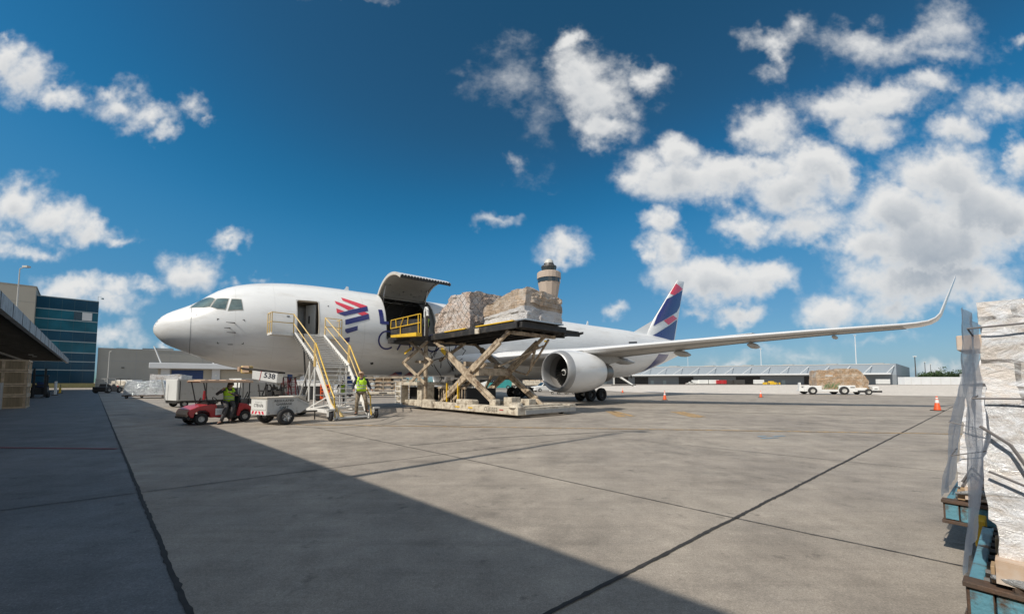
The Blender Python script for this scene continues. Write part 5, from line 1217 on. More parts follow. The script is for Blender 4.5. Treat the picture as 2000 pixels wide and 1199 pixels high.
MB().tube([(.62, -.1, .31), (.62, 1.2, .31)], .035).tube([(1.3, .5, .42), (2.3, .5, .40)], .035).tube([(1.3, .15, .42), (1.9, .5, .40)], .03).tube([(2.2, .5, .40), (2.2, .5, .05)], .025).build('drawbar', 'dmetal', gc, smooth=True)
for x in (.05, 1.1): MB().tube([(x, -.05, .45), (x, -.05, .5)], .01).build('latch', 'dmetal', gc)
# belt loader carrying the 538 board
bp_ = gxy(520, 795); D5 = 18.0
bl = thing('belt_loader', 'belt loader with tilted white boom numbered 538 under the aircraft nose', 'belt loader', (at(520, 746, D5).x, D5, 0), 0)
def bq(u, v, dy=0): p = at(u, v, D5+dy); return V((p.x-bl.location.x, p.y-D5, p.z))
q = [bq(493, 721.5), bq(542.5, 729), bq(540.5, 748), bq(492, 740)]
MB().add(q+[p+V((0, .45, 0)) for p in q], [(0, 1, 2, 3), (4, 5, 6, 7), (0, 1, 5, 4), (1, 2, 6, 5), (2, 3, 7, 6), (3, 0, 4, 7)]).build('boom_panel', 'sign', bl, bevel=.02)
exq = (q[2]-q[3]).normalized(); ezq = V((0, -1, 0)).cross(exq)*-1; ezq = exq.cross(V((0, -1, 0))) if ezq.z < 0 else ezq
text_mb('538', .33, (q[0]+q[1]+q[2]+q[3])/4+exq*.22+V((0, -.005, 0))-ezq*.04, exq, ezq if ezq.z > 0 else -ezq, bold=True, sx=1.1).build('fleet_number', 'navyc', bl, fix=False)
a_ = q[3]+exq*.36; up_q = ezq if ezq.z > 0 else -ezq
MB().prism([(-.012, .01), (.012, .01), (.012, .43), (-.012, .43)], a_+V((0, -.004, 0)), exq, up_q, V((0, -.004, 0)), 1).build('red_stripe', 'red', bl)
mb = MB(); mb.bar(q[0]+V((-.55, .25, .06)), q[1]+V((.05, .25, .03)), .5, .08, up=V((0, 0, 1))); mb.build('conveyor_belt', 'black', bl)
mb = MB(); mb.box(q[0]+V((-.45, .3, .0)), (.36, .4, .36)); mb.build('boom_head', 'yellowp', bl, bevel=.05); MB().box(q[0]+V((-.33, .04, .02)), (.3, .03, .3)).box(q[0]+V((-.72, .3, .02)), (.1, .4, .2)).build('boom_head_cover', 'tan', bl)
mb = MB(); mb.box((.1, .6, .45), (2.6, 1.3, .25)); mb.box((.9, .6, .75), (.7, 1.1, .45)); mb.build('chassis', 'lgrey', bl, bevel=.03)
mb = MB(); random.seed(5)
for i in range(26): x = random.uniform(-.6, .7); z = random.uniform(.6, 1.35); mb.box((x, random.uniform(.1, .9), z), (random.uniform(.08, .3), random.uniform(.1, .3), random.uniform(.06, .25)), rotz(random.uniform(0, 3)))
for i in range(8): x = random.uniform(-.5, .6); mb.tube([(x, .2, .5), (x+random.uniform(-.3, .3), .3, 1.0), (x+random.uniform(-.3, .3), .4, 1.5)], .03, 6)
mb.build('engine_machinery', 'dmetal', bl)

for (x, y) in ((-.9, 0), (1.0, 0), (-.9, 1.2), (1.0, 1.2)): wheel(bl, (x, y, .3), (0, -1 if y < .5 else 1, 0), .3, .2)
# ladders
M['dred'] = mat('dark_red_fibreglass', (.13, .02, .025), .5)
for i, (u, off) in enumerate(((556, 0), (570.5, .15))):
    D6 = 20.5+off; cx = (u-1000)/FP*D6*1.0; ld = thing('step_ladder', ['dark red step ladder nearer the 538 board, under the aircraft belly', 'dark red step ladder closer to the white stairs, under the aircraft belly'][i], 'ladder', (cx, D6, 0), .1, 'red step ladders under the aircraft')
    w = .32
    for s in (-1, 1):
        MB().tube([(s*w, 0, 0), (s*w*.35, .1, 1.85)], .028).build('front_rail', 'dred', ld); MB().tube([(s*w*.9, .8, 0), (s*w*.35, .14, 1.85)], .024).build('rear_rail', 'dred', ld)
    for k in range(6): t = (k+.7)/6.5; ww = w*(1-.65*t); MB().bx(-ww, ww, .1*t-.03, .1*t+.05, 1.85*t-.015, 1.85*t+.015).build('step', 'dred', ld)
    MB().bx(-w*.45, w*.45, .02, .2, 1.84, 1.88).build('top_cap', 'blackl', ld)

# ------------------------------------------------------------------ apron equipment further back
def pallet(name, label, cat, u, v, w, dpt, h, m, rz, seed, group=None, dolly=True, inset=None, amp=.07, fr=1.6, n=(14, 8, 9), topf=None):
    p = gxy(u, v); t = thing(name, label, cat, p, rz, group); z = .0
    if dolly:
        z = .34; MB().bx(-w/2-.1, w/2+.1, -.05, dpt+.05, .22, .34).build('base_frame', 'rust', t)
        for x in (-w/2+.2, w/2-.2):
            for y in (.15, dpt-.15): wheel(t, (x, y, .13), (0, -1, 0), .13, .1)
    pile('wrapped_load', t, -w/2, w/2, 0, dpt, z, topf or (lambda s, q: h+.06*sin(7*s+3*q+seed)), m, amp, seed, n, inset, fr=fr); return t
GB = 'wrapped freight left of the aircraft nose'
pallet('silver_pallet', 'low silver film-wrapped pallet on a dolly left of the nose', 'cargo pallet', 281, 778, 3.5, 2.4, 1.72, 'wsil', radians(12), 21, GB, inset=lambda q: 1-.12*q*q)
pallet('white_pallet', 'white wrapped pallet showing just above the white container', 'cargo pallet', 322, 771, 3.4, 2.5, 2.55, 'wwhite', radians(14), 33, GB)
pallet('white_bag_stack', 'tall stack of white bags seen behind the red ladders', 'bag stack', 588, 779, 3.6, 2.2, 1.75, 'wwhite', 0, 41, GB, fr=3.0, amp=.12)
pallet('wrapped_stack', 'white wrapped stack on a dolly just left of the red ladders', 'cargo pallet', 534, 781, 2.2, 1.8, 1.65, 'wwhite', radians(5), 61, GB, fr=2.6)
pallet('carton_stack', 'brown carton stack on a dolly behind the 538 board', 'cargo pallet', 498, 778, 2.3, 1.8, 1.75, 'wbale', radians(8), 67, GB, fr=2.6)
pallet('low_white_pallet', 'low white wrapped pallet seen through the legs of the white stairs', 'cargo pallet', 648, 778, 2.6, 1.8, 1.3, 'wwhite', 0, 71, GB, fr=2.6)
pallet('grey_film_pallet', 'grey film-wrapped pallet between the stair worker and the pallet rack', 'cargo pallet', 712, 772, 2.4, 1.8, 1.7, 'wsil', 0, 77, GB, fr=2.2)
# white box containers on dollies
def container(label, p, rz, l, w, h, group, text=None):
    t = thing('cargo_container', label, 'container', p, rz, group)
    MB().bx(0, l, 0, w, .42, h).build('box', 'grey' if 0 else 'lgrey', t, bevel=.02)
    MB().bx(-.02, l+.02, -.02, w+.02, h-.05, h+.02).build('roof_edge', 'sign', t); MB().bx(-.03, 0, .05, w-.05, .45, h-.05).build('end_panel', 'sign', t)
    mb = MB(); mb.bx(l*.49, l*.51, -.015, 0, .5, h-.1); mb.bx(.1, .14, -.015, 0, .5, h-.1); mb.bx(l-.14, l-.1, -.015, 0, .5, h-.1); mb.build('door_edge', 'dmetal', t)
    MB().bx(.0, l, .08, w-.08, .26, .42).build('base_frame', 'dmetal', t)
    for x in (.4, l-.4):
        for y in (.08, w-.08): wheel(t, (x, y, .22), (0, -1 if y < .5 else 1, 0), .22, .14)
    MB().tube([(-.1, w*.8, .3), (-.35, w*.8, 1.75)], .03).build('drawbar', 'lgrey', t)
    return t
ca = radians(104); c0 = V((-20.9, 24.2, 0))
def cpos(k, off=0): return c0+V((cos(ca), sin(ca), 0))*k+V((-sin(ca), cos(ca), 0))*off
GCN = 'white freight containers behind the red cart'
cdir = radians(62)
container('white freight container with a lettered end, leftmost behind the red cart', V((-21.0, 24.6, 0)), cdir, 3.1, 1.6, 1.78, GCN)
cc2 = V((-21.0, 24.6, 0))+V((cos(cdir), sin(cdir), 0))*3.7
t2 = container('white freight container directly behind the driver of the red cart', cc2, cdir, 3.4, 1.6, 1.85, GCN); text_mb('FRAGILE', .26, (1.2, -.02, 1.35), (1, 0, 0), (0, 0, 1)).build('lettering', 'grey', t2, fix=False) if 0 else None
# orange barrier, dark bin, grey cabinet behind the stairs
p = gxy(634, 783); t = thing('orange_barrier', 'orange slotted barrier standing behind the white stairs', 'barrier', p, .2)
mb = MB(); mb.bx(-.38, .38, 0, .12, .15, 1.45); mb.build('panel', 'orange', t, bevel=.03); mb = MB()
for i in range(4):
    for j in range(3): mb.bx(-.28+j*.22, -.16+j*.22, -.01, 0, .35+i*.26, .5+i*.26)
islands(mb, 'slot', 'blackl', t); MB().bx(-.45, .45, -.1, .25, 0, .15).build('foot', 'blackl', t)
p = gxy(612, 783); t = thing('equipment_cabinet', 'dark equipment cabinet with a white top behind the stairs', 'cabinet', p, .1)
MB().bx(-.9, .5, 0, .8, .1, 1.25).build('cabinet_body', 'blackl', t, bevel=.03); MB().bx(-1.0, .6, -.05, .85, 1.25, 1.5).build('cabinet_top', 'sign', t, bevel=.03)
for x in (-.6, .3): wheel(t, (x, .1, .15), (0, -1, 0), .15, .1)
# long pallet racks under the fuselage
def rack(label, u, v, l, h, rz, lev, group, seed):
    t = thing('pallet_rack', label, 'rack', gxy(u, v), rz, group); random.seed(seed)
    for k in range(lev+1): MB().bx(-l/2, l/2, 0, 2.2, .25+k*h/lev-.06, .25+k*h/lev+.06).build('shelf', 'beige', t)
    for x in (-l/2, 0, l/2): MB().bx(x-.05, x+.05, -.03, .05, 0, h+.25).build('upright', 'beige', t)
    for k in range(lev):
        for i in range(int(l/1.1)):
            if random.random() < .8: x = -l/2+.6+i*1.1; MB().bx(x-.4, x+.35, .2, 1.6, .31+k*h/lev, .31+k*h/lev+h/lev*random.uniform(.3, .7)).build('empty_pallet', random.choice(['wood', 'beige', 'lgrey', 'card']), t)
    return t
GR = 'racks of empty pallets beyond the fuselage'
rack('stacked cream pallet rack directly right of the stair worker', 748, 772, 4.6, 1.9, .05, 4, GR, 1)
rack('cream pallet rack hidden behind the loader lift post', 800, 768, 5.0, 2.1, .1, 4, GR, 2)
p = gxy(748, 776.5); t = thing('flatbed_dolly', 'low cream flatbed dolly in front of the pallet rack', 'dolly', p, .05)
MB().bx(-2, 2, 0, 1.8, .35, .6).build('bed', 'loadw', t, bevel=.03); MB().bx(-.4, .4, -.02, 0, .42, .55).build('lamp_slot', 'dmetal', t)
for x in (-1.4, 1.4): wheel(t, (x, .05, .2), (0, -1, 0), .2, .12)

def vehicle(name, label, cat, p, rz, l, w, h, col, group=None, kind='pickup', hub='lgrey'):
    """local x forward, origin centre on the ground"""
    t = thing(name, label, cat, p, rz, group); r = h*.19 if kind != 'tug' else h*.28
    hw = w/2
    if kind == 'pickup': prof = [(-l/2, .25), (l/2, .25), (l/2, .55*h), (l*.24, .62*h), (l*.12, h), (-l*.12, h), (-l*.18, .58*h), (-l/2, .58*h)]
    elif kind == 'suv': prof = [(-l/2, .25), (l/2, .25), (l/2, .5*h), (l*.24, .6*h), (l*.1, .97*h), (-l*.42, h), (-l/2, .62*h)]
    elif kind == 'van': prof = [(-l/2, .25), (l/2, .25), (l/2, .5*h), (l*.4, .6*h), (l*.26, h), (-l/2, h)]
    else: prof = [(-l/2, .2), (l/2, .2), (l/2, .5*h), (l*.1, .55*h), (l*.05, .8*h), (-l*.1, .8*h), (-l*.15, .55*h), (-l/2, .55*h)]
    MB().prism(prof, V((0, -hw, 0)), V((1, 0, 0)), V((0, 0, 1)), V((0, 1, 0)), w).build('body', col, t, bevel=min(.08, h*.04))
    if kind in ('pickup', 'suv', 'van'):
        x1 = l*.2 if kind != 'van' else l*.36; x0 = -l*.1 if kind == 'pickup' else (-l*.38 if kind == 'suv' else l*.1)
        for s in (-1, 1): MB().prism([(x0, .63*h), (x1, .63*h), (x1-l*.08, .93*h), (x0+.02, .93*h)], V((0, s*(hw+.002), 0)), V((1, 0, 0)), V((0, 0, 1)), V((0, s*.006, 0)), 1).build('side_window', 'glass', t)
        xx = l*.245 if kind != 'van' else l*.40; xt = l*.13 if kind == 'pickup' else (l*.11 if kind == 'suv' else l*.27)
        MB().add([(xx+.01, -hw*.85, .64*h), (xx+.01, hw*.85, .64*h), (xt+.02, hw*.8, .94*h), (xt+.02, -hw*.8, .94*h)], [(0, 1, 2, 3)]).build('windscreen', 'glass', t)
        MB().bx(-l/2-.012, -l/2, -hw*.8, hw*.8, .66*h if kind == 'suv' else .35*h, .88*h if kind == 'suv' else .5*h).build('rear_window' if kind == 'suv' else 'tailgate', 'glass' if kind == 'suv' else 'dmetal', t)
        for s in (-1, 1):
            MB().bx(l/2, l/2+.02, s*hw*.55, s*hw*.9, .38*h, .46*h).build('headlight', 'lampg', t); MB().bx(-l/2-.02, -l/2, s*hw*.75, s*hw*.95, .4*h, .55*h).build('tail_light', 'red', t)
        MB().bx(l/2, l/2+.03, -hw*.5, hw*.5, .3*h, .42*h).build('grille', 'blackl', t)
    for x in (-l*.31, l*.31):
        for s in (-1, 1): wheel(t, (x, s*(hw-.06), r), (0, s, 0), r, .2, 'wheel', .55, hub, 14)
    return t
# left: vehicles in the lane
v1 = vehicle('tow_tractor', 'dark tow tractor with a mesh rack, leftmost vehicle in the shaded lane', 'tow tractor', gxy(189, 768)+V((0, 1.5, 0)), radians(100), 3.0, 1.7, 1.7, 'dmetal', kind='tug')
mb = MB()
for x in (-1.2, .3):
    for y in (-.7, .7): mb.tube([(x, y, .8), (x, y, 2.1)], .04)
for z in (1.5, 1.8, 2.1): mb.tube([(-1.2, -.7, z), (.3, -.7, z), (.3, .7, z), (-1.2, .7, z), (-1.2, -.7, z)], .03)
mb.build('rack', 'lgrey', v1)
v2 = vehicle('pickup_truck', 'pale pickup truck with a roof rack parked by the grey wall', 'pickup truck', gxy(207, 764)+V((0, 2.5, 0)), radians(110), 5.2, 2.0, 1.85, 'loadw', kind='pickup')
mb = MB()
for x in (-1.9, .6):
    for y in (-.85, .85): mb.tube([(x, y, 1.1), (x, y, 2.25)], .04)
mb.tube([(-2.3, -.85, 2.25), (1.2, -.85, 2.25)], .04).tube([(-2.3, .85, 2.25), (1.2, .85, 2.25)], .04).tube([(-1.9, -.85, 2.25), (-1.9, .85, 2.25)], .04).tube([(.6, -.85, 2.25), (.6, .85, 2.25)], .04); mb.build('roof_rack', 'dmetal', v2)
t = thing('power_unit', 'small white ground power unit on wheels beside the pickup truck', 'power unit', gxy(238, 763.5)+V((0, 1.2, 0)), 0)
MB().bx(-1.6, 1.6, -1, 1, .5, 2.0).build('housing', 'sign', t, bevel=.06); MB().bx(-1.2, .2, -1.02, -1.0, .9, 1.8).build('grille', 'lgrey', t); MB().bx(-1.5, 1.5, -.9, .9, .3, .5).build('chassis', 'dmetal', t)
for x in (-.9, .9): wheel(t, (x, -.95, .38), (0, -1, 0), .38, .2)
# under the wings
vehicle('white_suv', 'white car parked behind the aircraft engine', 'car', gxy(1058, 765.5)+V((.8, 2.2, 0)), radians(200), 4.6, 1.9, 1.65, 'sign', kind='suv')
for i in range(4):
    p = gxy(1084+i*15, 770)+V((0, .7, 0)); t = thing('baggage_dolly', 'low white baggage dolly in the row under the engine', 'dolly', p, .1, 'baggage dollies under the engine')
    MB().bx(-.6, .6, -.5, .5, .4, .55).build('bed', 'sign', t); 
    for x in (-.4, .4): wheel(t, (x, -.5, .17), (0, -1, 0), .17, .1, n=12)
vehicle('teal_truck', 'teal and white truck seen between the loader legs', 'truck', gxy(975, 760)+V((0, 2, 0)), pi, 6.5, 2.4, 2.4, 'teal', kind='van')
vehicle('white_truck', 'plain white van left of the teal truck, seen through the loader', 'van', gxy(948, 759)+V((-1, 2, 0)), pi, 5.5, 2.2, 2.2, 'sign', kind='van')
t = thing('flatbed_trailer', 'cream trailer stacked with boxes beyond the engine', 'trailer', gxy(1028, 760), 0)
MB().bx(-3.3, 3.3, 0, 2.4, .9, 2.0).build('trailer_box', 'loadw', t, bevel=.04); MB().bx(-3.5, 3.5, .1, 2.3, .6, .9).build('trailer_bed', 'dmetal', t)
for k in range(5): MB().bx(-3+k*1.3, -2+k*1.3, .4, 2, 2.0, 2.5+.2*(k % 3)).build('box', ['wood', 'card', 'beige'][k % 3], t)
for x in (-2.4, 2.4): wheel(t, (x, .1, .45), (0, -1, 0), .45, .25)

# ------------------------------------------------------------------ transporter with bales
tp = V((42.0, 50.0, 0)); ta = radians(-17)
tr_ = thing('cargo_transporter', 'low white cargo transporter carrying wrapped cartons across the far apron', 'transporter', tp, ta); tr_.scale = (.92, .92, .92)
mb = MB(); mb.bx(-4.3, 4.3, 0, 3.0, .42, .62); mb.bx(-4.3, -2.2, 0, .5, .62, 1.25); mb.bx(-.2, 1.7, 0, .5, .62, 1.3); mb.bx(3.6, 4.3, 0, 3.0, .62, 1.15); mb.bx(1.7, 3.0, 0, .4, .62, .95); mb.bx(-2.2, -.2, 0, .25, .62, .72)
mb.build('deck', 'sign', tr_, bevel=.05); MB().bx(1.9, 4.6, -.08, .0, .34, .6).build('side_bumper', 'black', tr_); MB().prism([(-4.9, .45), (-4.3, .45), (-4.3, .9), (-4.6, 1.0), (-4.65, 1.7), (-4.8, 1.7)], V((0, .2, 0)), V((1, 0, 0)), V((0, 0, 1)), V((0, 1, 0)), .6).build('drive_stand', 'sign', tr_, bevel=.02)
for x, r in ((-3.35, .55), (.35, .58), (3.1, .42)):
    for y in (-.03, 2.9): wheel(tr_, (x, y, r), (0, -1 if y < 1 else 1, 0), r, .3, 'wheel', .55, 'lgrey')
MB().bx(1.1, 1.6, -.01, 0, .95, 1.08).bx(3.8, 4.15, -.01, 0, .8, .9).build('lamp_slot', 'dmetal', tr_)
tf = MB()
ld_ = thing('carton_load', 'long heap of wrapped brown cartons riding on the white transporter', 'cargo load', tp+Matrix.Rotation(ta, 3, 'Z') @ V((0, .3, .59)), ta); ld_.scale = (.90, .92, .92)
def tpf(s, q):
    return .0+ (2.75 if s < .36 else 2.95-.05*sin(9*s)) - max(0, s-.80)**1.2*10.5
pile('wrapped_cartons', ld_, -2.75, 3.4, 0, 2.3, 0, tpf, 'wbale', .08, 17, (60, 10, 26), fr=1.4, blk=.10)
mb = MB()
for i in range(9): x = -1.9+i*.2; mb.bar((x, -.09, .15+.25*(i % 2)), (x+.25, -.09, .75+.15*(i % 3)), .05, .02)
mb.build('green_strap', 'greens', ld_)
MB().bx(-1.7, -.8, -.10, -.06, 1.95, 2.08).build('label_strip', 'sign', ld_)
# cones
c1_ = thing('traffic_cone', 'orange cone nearest the wrapped pallets, large with a white collar', 'traffic cone', gxy(1831, 802), 0, 'traffic cones on the apron')
MB().bx(-.19, .19, -.19, .19, 0, .04).build('base', 'blackl', c1_, bevel=.01)
MB().lathe([(.04, .14), (.06, .135), (.72, .03), (.73, .02), (.73, .001)], (0, 0, 0), (0, 0, 1), 20).build('cone_body', 'orange', c1_, smooth=True)
MB().lathe([(.40, .083), (.55, .060)], (0, 0, 0), (0, 0, 1), 20).lathe([(.60, .052), (.66, .042)], (0, 0, 0), (0, 0, 1), 20).build('collar', 'conew', c1_, smooth=True)
for (u, v, sc, lb) in ((1486, 776, 1, 'orange cone between the transporter and the wing, standing in the sun'), (1298.5, 781, 1.12, 'dark weathered cone on the edge of the wing shadow'), (1216, 767, 1, 'small orange cone farthest away, just right of the landing gear')):
    c = copy_tree(c1_); c.location = gxy(u, v); c['label'] = lb; c.scale = (sc, sc, sc)
c1_.scale = (1.12, 1.12, 1.12)

# ------------------------------------------------------------------ buildings
def bldg(name, label, cat='building', loc=(0, 0, 0), rz=0, group=None): return thing(name, label, cat, loc, rz, group)
A39 = PA
# glass office block; local x along the facade to the right, y away
gb = bldg('glass_office_building', 'teal glass office block rising behind the canopy', loc=at(183, 750, 117)*1-V((0, 0, at(183, 750, 117).z)), rz=radians(47.3))
Lg = 38; Hg = 25.9
MB().bx(-Lg, 0, .3, 22, 0, Hg).build('core', 'bglass', gb)
zb_ = [1.3, 5.1, 7.6, 10.2, 13.4, 16.4, 19.6, 22.4, Hg]
for i in range(len(zb_)-1):
    z0, z1 = zb_[i], zb_[i+1]; mid = 'bglass2' if i in (3, 5, 6) else 'bglass'
    if i == 3: mid = 'bglass2'
    MB().bx(-Lg, 0, .0, .3, z0+.12, z1-.12).build('glazing_band', ['bglass', 'bglass', 'bglass', 'bglass2', 'bglass', 'bglass2', 'bglass2', 'bglass'][i] if i != 6 else 'bglass2', gb)
mb = MB()
for z in zb_[1:]: mb.bx(-Lg, .02, -.08, .28, z-.12, z+.12)
mb.build('floor_mullion', 'mull', gb); mb = MB()
for k in range(16): mb.bx(-k*2.4-.03, -k*2.4+.03, -.03, .1, 1.5, Hg)
mb.build('vertical_mullion', mat('dark_mullion', (.02, .07, .09), .5), gb)
MB().bx(-Lg, .3, -.4, 22.3, 0, 1.3).build('plinth', mat('yellow_kerb', (.42, .34, .14), .8), gb)
MB().bx(-3.2, -1.2, -.1, .0, 19.9, 22.2).build('open_window', 'whiteb', gb); MB().bx(-4.8, -3.3, -.09, .0, 19.9, 22.2).build('dark_window', 'glass', gb)
MB().tube([(-.2, .5, Hg), (-.2, .5, Hg+1.6), (.5, .5, Hg+1.6)], .05).lathe([(0, .35), (.4, .3), (.5, .01)], (.7, .5, Hg+.9), (0, 0, 1), 12).build('roof_lamp', 'mull', gb)
# beige block behind
bb_p = at(57, 750, 106); bb = bldg('beige_block', 'plain beige block at the left edge above the canopy', loc=(bb_p.x, bb_p.y, 0), rz=radians(48))
MB().bx(-45, 0, 0, 20, 0, 27.6).build('wall', 'concb', bb); mb = MB(); mb.bx(-45, .05, -.05, 0, 23.3, 23.45); mb.bx(-45, .15, -.15, 20.1, 27.6, 27.9); mb.build('coping', 'conc', bb)
# grey concrete hall
gh = bldg('grey_concrete_hall', 'long grey concrete hall between the glass block and the aircraft nose', loc=(-125.0, 118.2, 0), rz=radians(38))
MB().bx(-.5, 75, 0, 30, 0, 11.9).build('wall', 'conc', gh)
mb = MB()
for x in (8, 16, 24.4, 32, 41, 50, 60): mb.bx(x-.04, x+.04, -.02, 0, 0, 11.9)
mb.bx(-.5, 75, -.03, 0, 8.1, 8.22); mb.build('wall_joint', 'seam', gh)
mb = MB()
for i, x in enumerate((3, 9, 12, 19, 25, 31, 35, 44, 50)): mb.bx(x, x+2.5+(i % 3), 3, 6, 11.9, 12.35+.25*(i % 3))
islands(mb, 'roof_unit', 'grey', gh); MB().bx(-.5, 75, -.1, .4, 11.9, 12.05).build('coping', 'lgrey', gh)
for x in (4.8, 13): MB().bx(x, x+.6, -.3, 0, 6.0, 6.25).build('wall_lamp', 'dmetal', gh)
# low depot with blue shutters in front of it
dp0 = at(305, 752, 97); dh = bldg('shutter_depot', 'low white depot with blue roller shutters left of the nose', loc=(dp0.x, dp0.y, 0), rz=radians(30))
MB().bx(0, 62, 1.0, 8, 0, 5.1).build('wall', 'concb', dh); MB().bx(-1.2, 62, -1.6, 1.2, 5.0, 6.4).build('canopy_fascia', 'whiteb', dh, bevel=.1); 
for i in range(6):
    x = 2.6+i*10.2; MB().bx(x, x+6.4, .9, 1.0, 0, 4.7).build('roller_shutter', 'doorb' if i % 2 == 0 else 'concb', dh)
    MB().bx(x-1.9, x-.2, .2, 1.0, 0, 5.0).build('pier', 'whiteb', dh)
    MB().bx(x-1.2, x-.8, .05, .2, 3.2, 3.6).build('wall_lamp', 'lampg', dh)
for x in (-.6, 10, 20, 30, 40, 50): MB().tube([(x+1.2, .5, 6.3), (x-.4, .9, 10.6)], .14, 8).build('stay', 'sign', dh)
# right-hand warehouse: skewed plan
wr0 = at(1752, 751, 250); wr0.z = 0
wh = bldg('long_warehouse', 'long grey-blue cargo warehouse across the far right of the apron', 'warehouse', wr0, 0)
fd = V((-.93, .37, 0)); sdv = V((.75, .66, 0)); Hh = 13.6; LEN = 330
def wq(mb, t0, t1, o0, o1, z0, z1, m=0):
    c = [fd*t0+sdv*o0, fd*t1+sdv*o0, fd*t1+sdv*o1, fd*t0+sdv*o1]; mb.add([(p.x, p.y, z) for z in (z0, z1) for p in c], [(0, 1, 2, 3), (4, 5, 6, 7), (0, 1, 5, 4), (1, 2, 6, 5), (2, 3, 7, 6), (3, 0, 4, 7)], m); return mb
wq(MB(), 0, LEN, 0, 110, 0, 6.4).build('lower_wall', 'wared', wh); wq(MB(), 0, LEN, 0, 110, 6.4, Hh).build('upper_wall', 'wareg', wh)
mb = wq(MB(), 2, LEN, -9, -.1, 6.5, 7.5); mb.build('canopy', 'whiteb', wh)
mb = MB()
for i in range(21):
    t = 4+i*11.3; a = fd*t+sdv*(-8.6)+V((0, 0, 7.4)); b = fd*(t-3.2)+sdv*(-.4)+V((0, 0, 12.2)); mb.bar(a, b, .35, .35)
st_ = mb.build('canopy_stay', 'whiteb', wh); st_['kind'] = 'thing'
for t0, t1 in ((42, 49), (75, 90), (118, 128), (150, 160), (165, 176), (190, 204), (222, 240), (262, 280)): wq(MB(), t0, t1, -.25, -.1, 0, 5.6).build('dock_door', 'black', wh)
for t0 in (14, 31, 60, 98, 108, 137, 146, 182, 214): wq(MB(), t0, t0+2.2, -.2, -.1, 0, 3).build('side_door', 'mull', wh)
mb = MB()
for i in range(12): wq(mb, 8+i*26, 14+i*26, 20, 26, Hh, Hh+1.1)
islands(mb, 'roof_unit', 'grey', wh); wq(MB(), 3, LEN, -.2, 0, Hh-.4, Hh).build('roof_trim', 'lgrey', wh)
mb = MB(); 
for o_1 in (30, 55, 82): 
    c = sdv*o_1; mb.add([(c.x+.15, c.y-.1, 0), (c.x+3.2, c.y+2.5, 0), (c.x+3.2, c.y+2.5, 5), (c.x+.15, c.y-.1, 5)], [(0, 1, 2, 3)])
mb.build('gable_door', 'wared', wh)
# control tower
tw = bldg('control_tower', 'tall beige air traffic control tower with a dark glass cab behind the cargo', 'control tower', (at(1073, 700, 330).x, 330, 0), radians(10))
k = 12
MB().lathe([(0, 7.2), (55, 6.9), (72, 7.2), (80, 8.6), (86, 9.6)], (0, 0, 0), (0, 0, 1), k).build('shaft', 'tower', tw)
MB().lathe([(86, 9.3), (86, 9.7), (89.6, 9.7), (89.6, 9.2)], (0, 0, 0), (0, 0, 1), 20).build('window_band', 'glass', tw)
MB().lathe([(89.6, 9.2), (89.6, 10.2), (94.5, 10.2), (95.2, 9.4), (95.2, .1)], (0, 0, 0), (0, 0, 1), 20).build('gallery', 'tower', tw)
MB().lathe([(95.2, 5.4), (99.5, 6.4), (99.5, 5.6)], (0, 0, 0), (0, 0, 1), 12).build('cab_glazing', 'glass', tw); MB().lathe([(99.5, 5.6), (99.5, 6.6), (100.6, 6.5), (101.5, 4.6), (103, 4.3), (103, 2.8)], (0, 0, 0), (0, 0, 1), 20).build('cab_roof', 'dmetal', tw)
MB().lathe([(103, 4), (105, 3.8), (106.6, 2.4), (107.2, .1)], (0, 0, 0), (0, 0, 1), 20).build('radar_dome', 'lgrey', tw, smooth=True)
for i in range(12): a = 2*pi*i/12; MB().tube([(cos(a)*5.5, sin(a)*5.5, 95.2), (cos(a)*6.5, sin(a)*6.5, 99.5)], .12, 6).build('cab_mullion', 'dmetal', tw)
# canopy of the terminal
cn = bldg('loading_canopy', 'long dark-roofed loading canopy with a grey fascia along the left', 'canopy', ND*-3.75, atan2(BD.y, BD.x))
# local x along the front (away), y = towards the building (left)
x0c, x1c = -70, 128
MB().bx(x0c, x1c, -.15, .15, 5.68, 6.6).build('fascia', 'fascia', cn)
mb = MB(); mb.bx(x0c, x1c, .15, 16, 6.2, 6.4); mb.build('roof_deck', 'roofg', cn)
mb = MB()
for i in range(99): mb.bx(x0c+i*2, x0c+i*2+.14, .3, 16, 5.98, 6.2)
mb.build('roof_purlin', 'roofg', cn); mb = MB()
for y in (5.5, 10.8): mb.bx(x0c, x1c, y-.12, y+.12, 5.75, 5.98)
mb.build('roof_beam', 'grey', cn); mb = MB()
for i in range(40): mb.bx(x0c+i*5-.02, x0c+i*5+.02, -.17, -.15, 5.68, 6.6)
mb.build('fascia_joint', 'black', cn)
for x in (98, 104, 62): MB().box((x, 3, 5.95), (.5, .5, .12)).build('ceiling_lamp', 'lampg', cn)
tb = bldg('terminal_building', 'shaded terminal wall with dark dock doors under the canopy', 'building', ND*-3.75, atan2(BD.y, BD.x))
MB().bx(x0c, x1c-6, 16, 40, 0, 9.5).build('wall', 'concb', tb)
for i in range(15): MB().bx(30+i*6, 33.6+i*6, 15.9, 16, 0, 4).build('dock_door', 'black', tb)
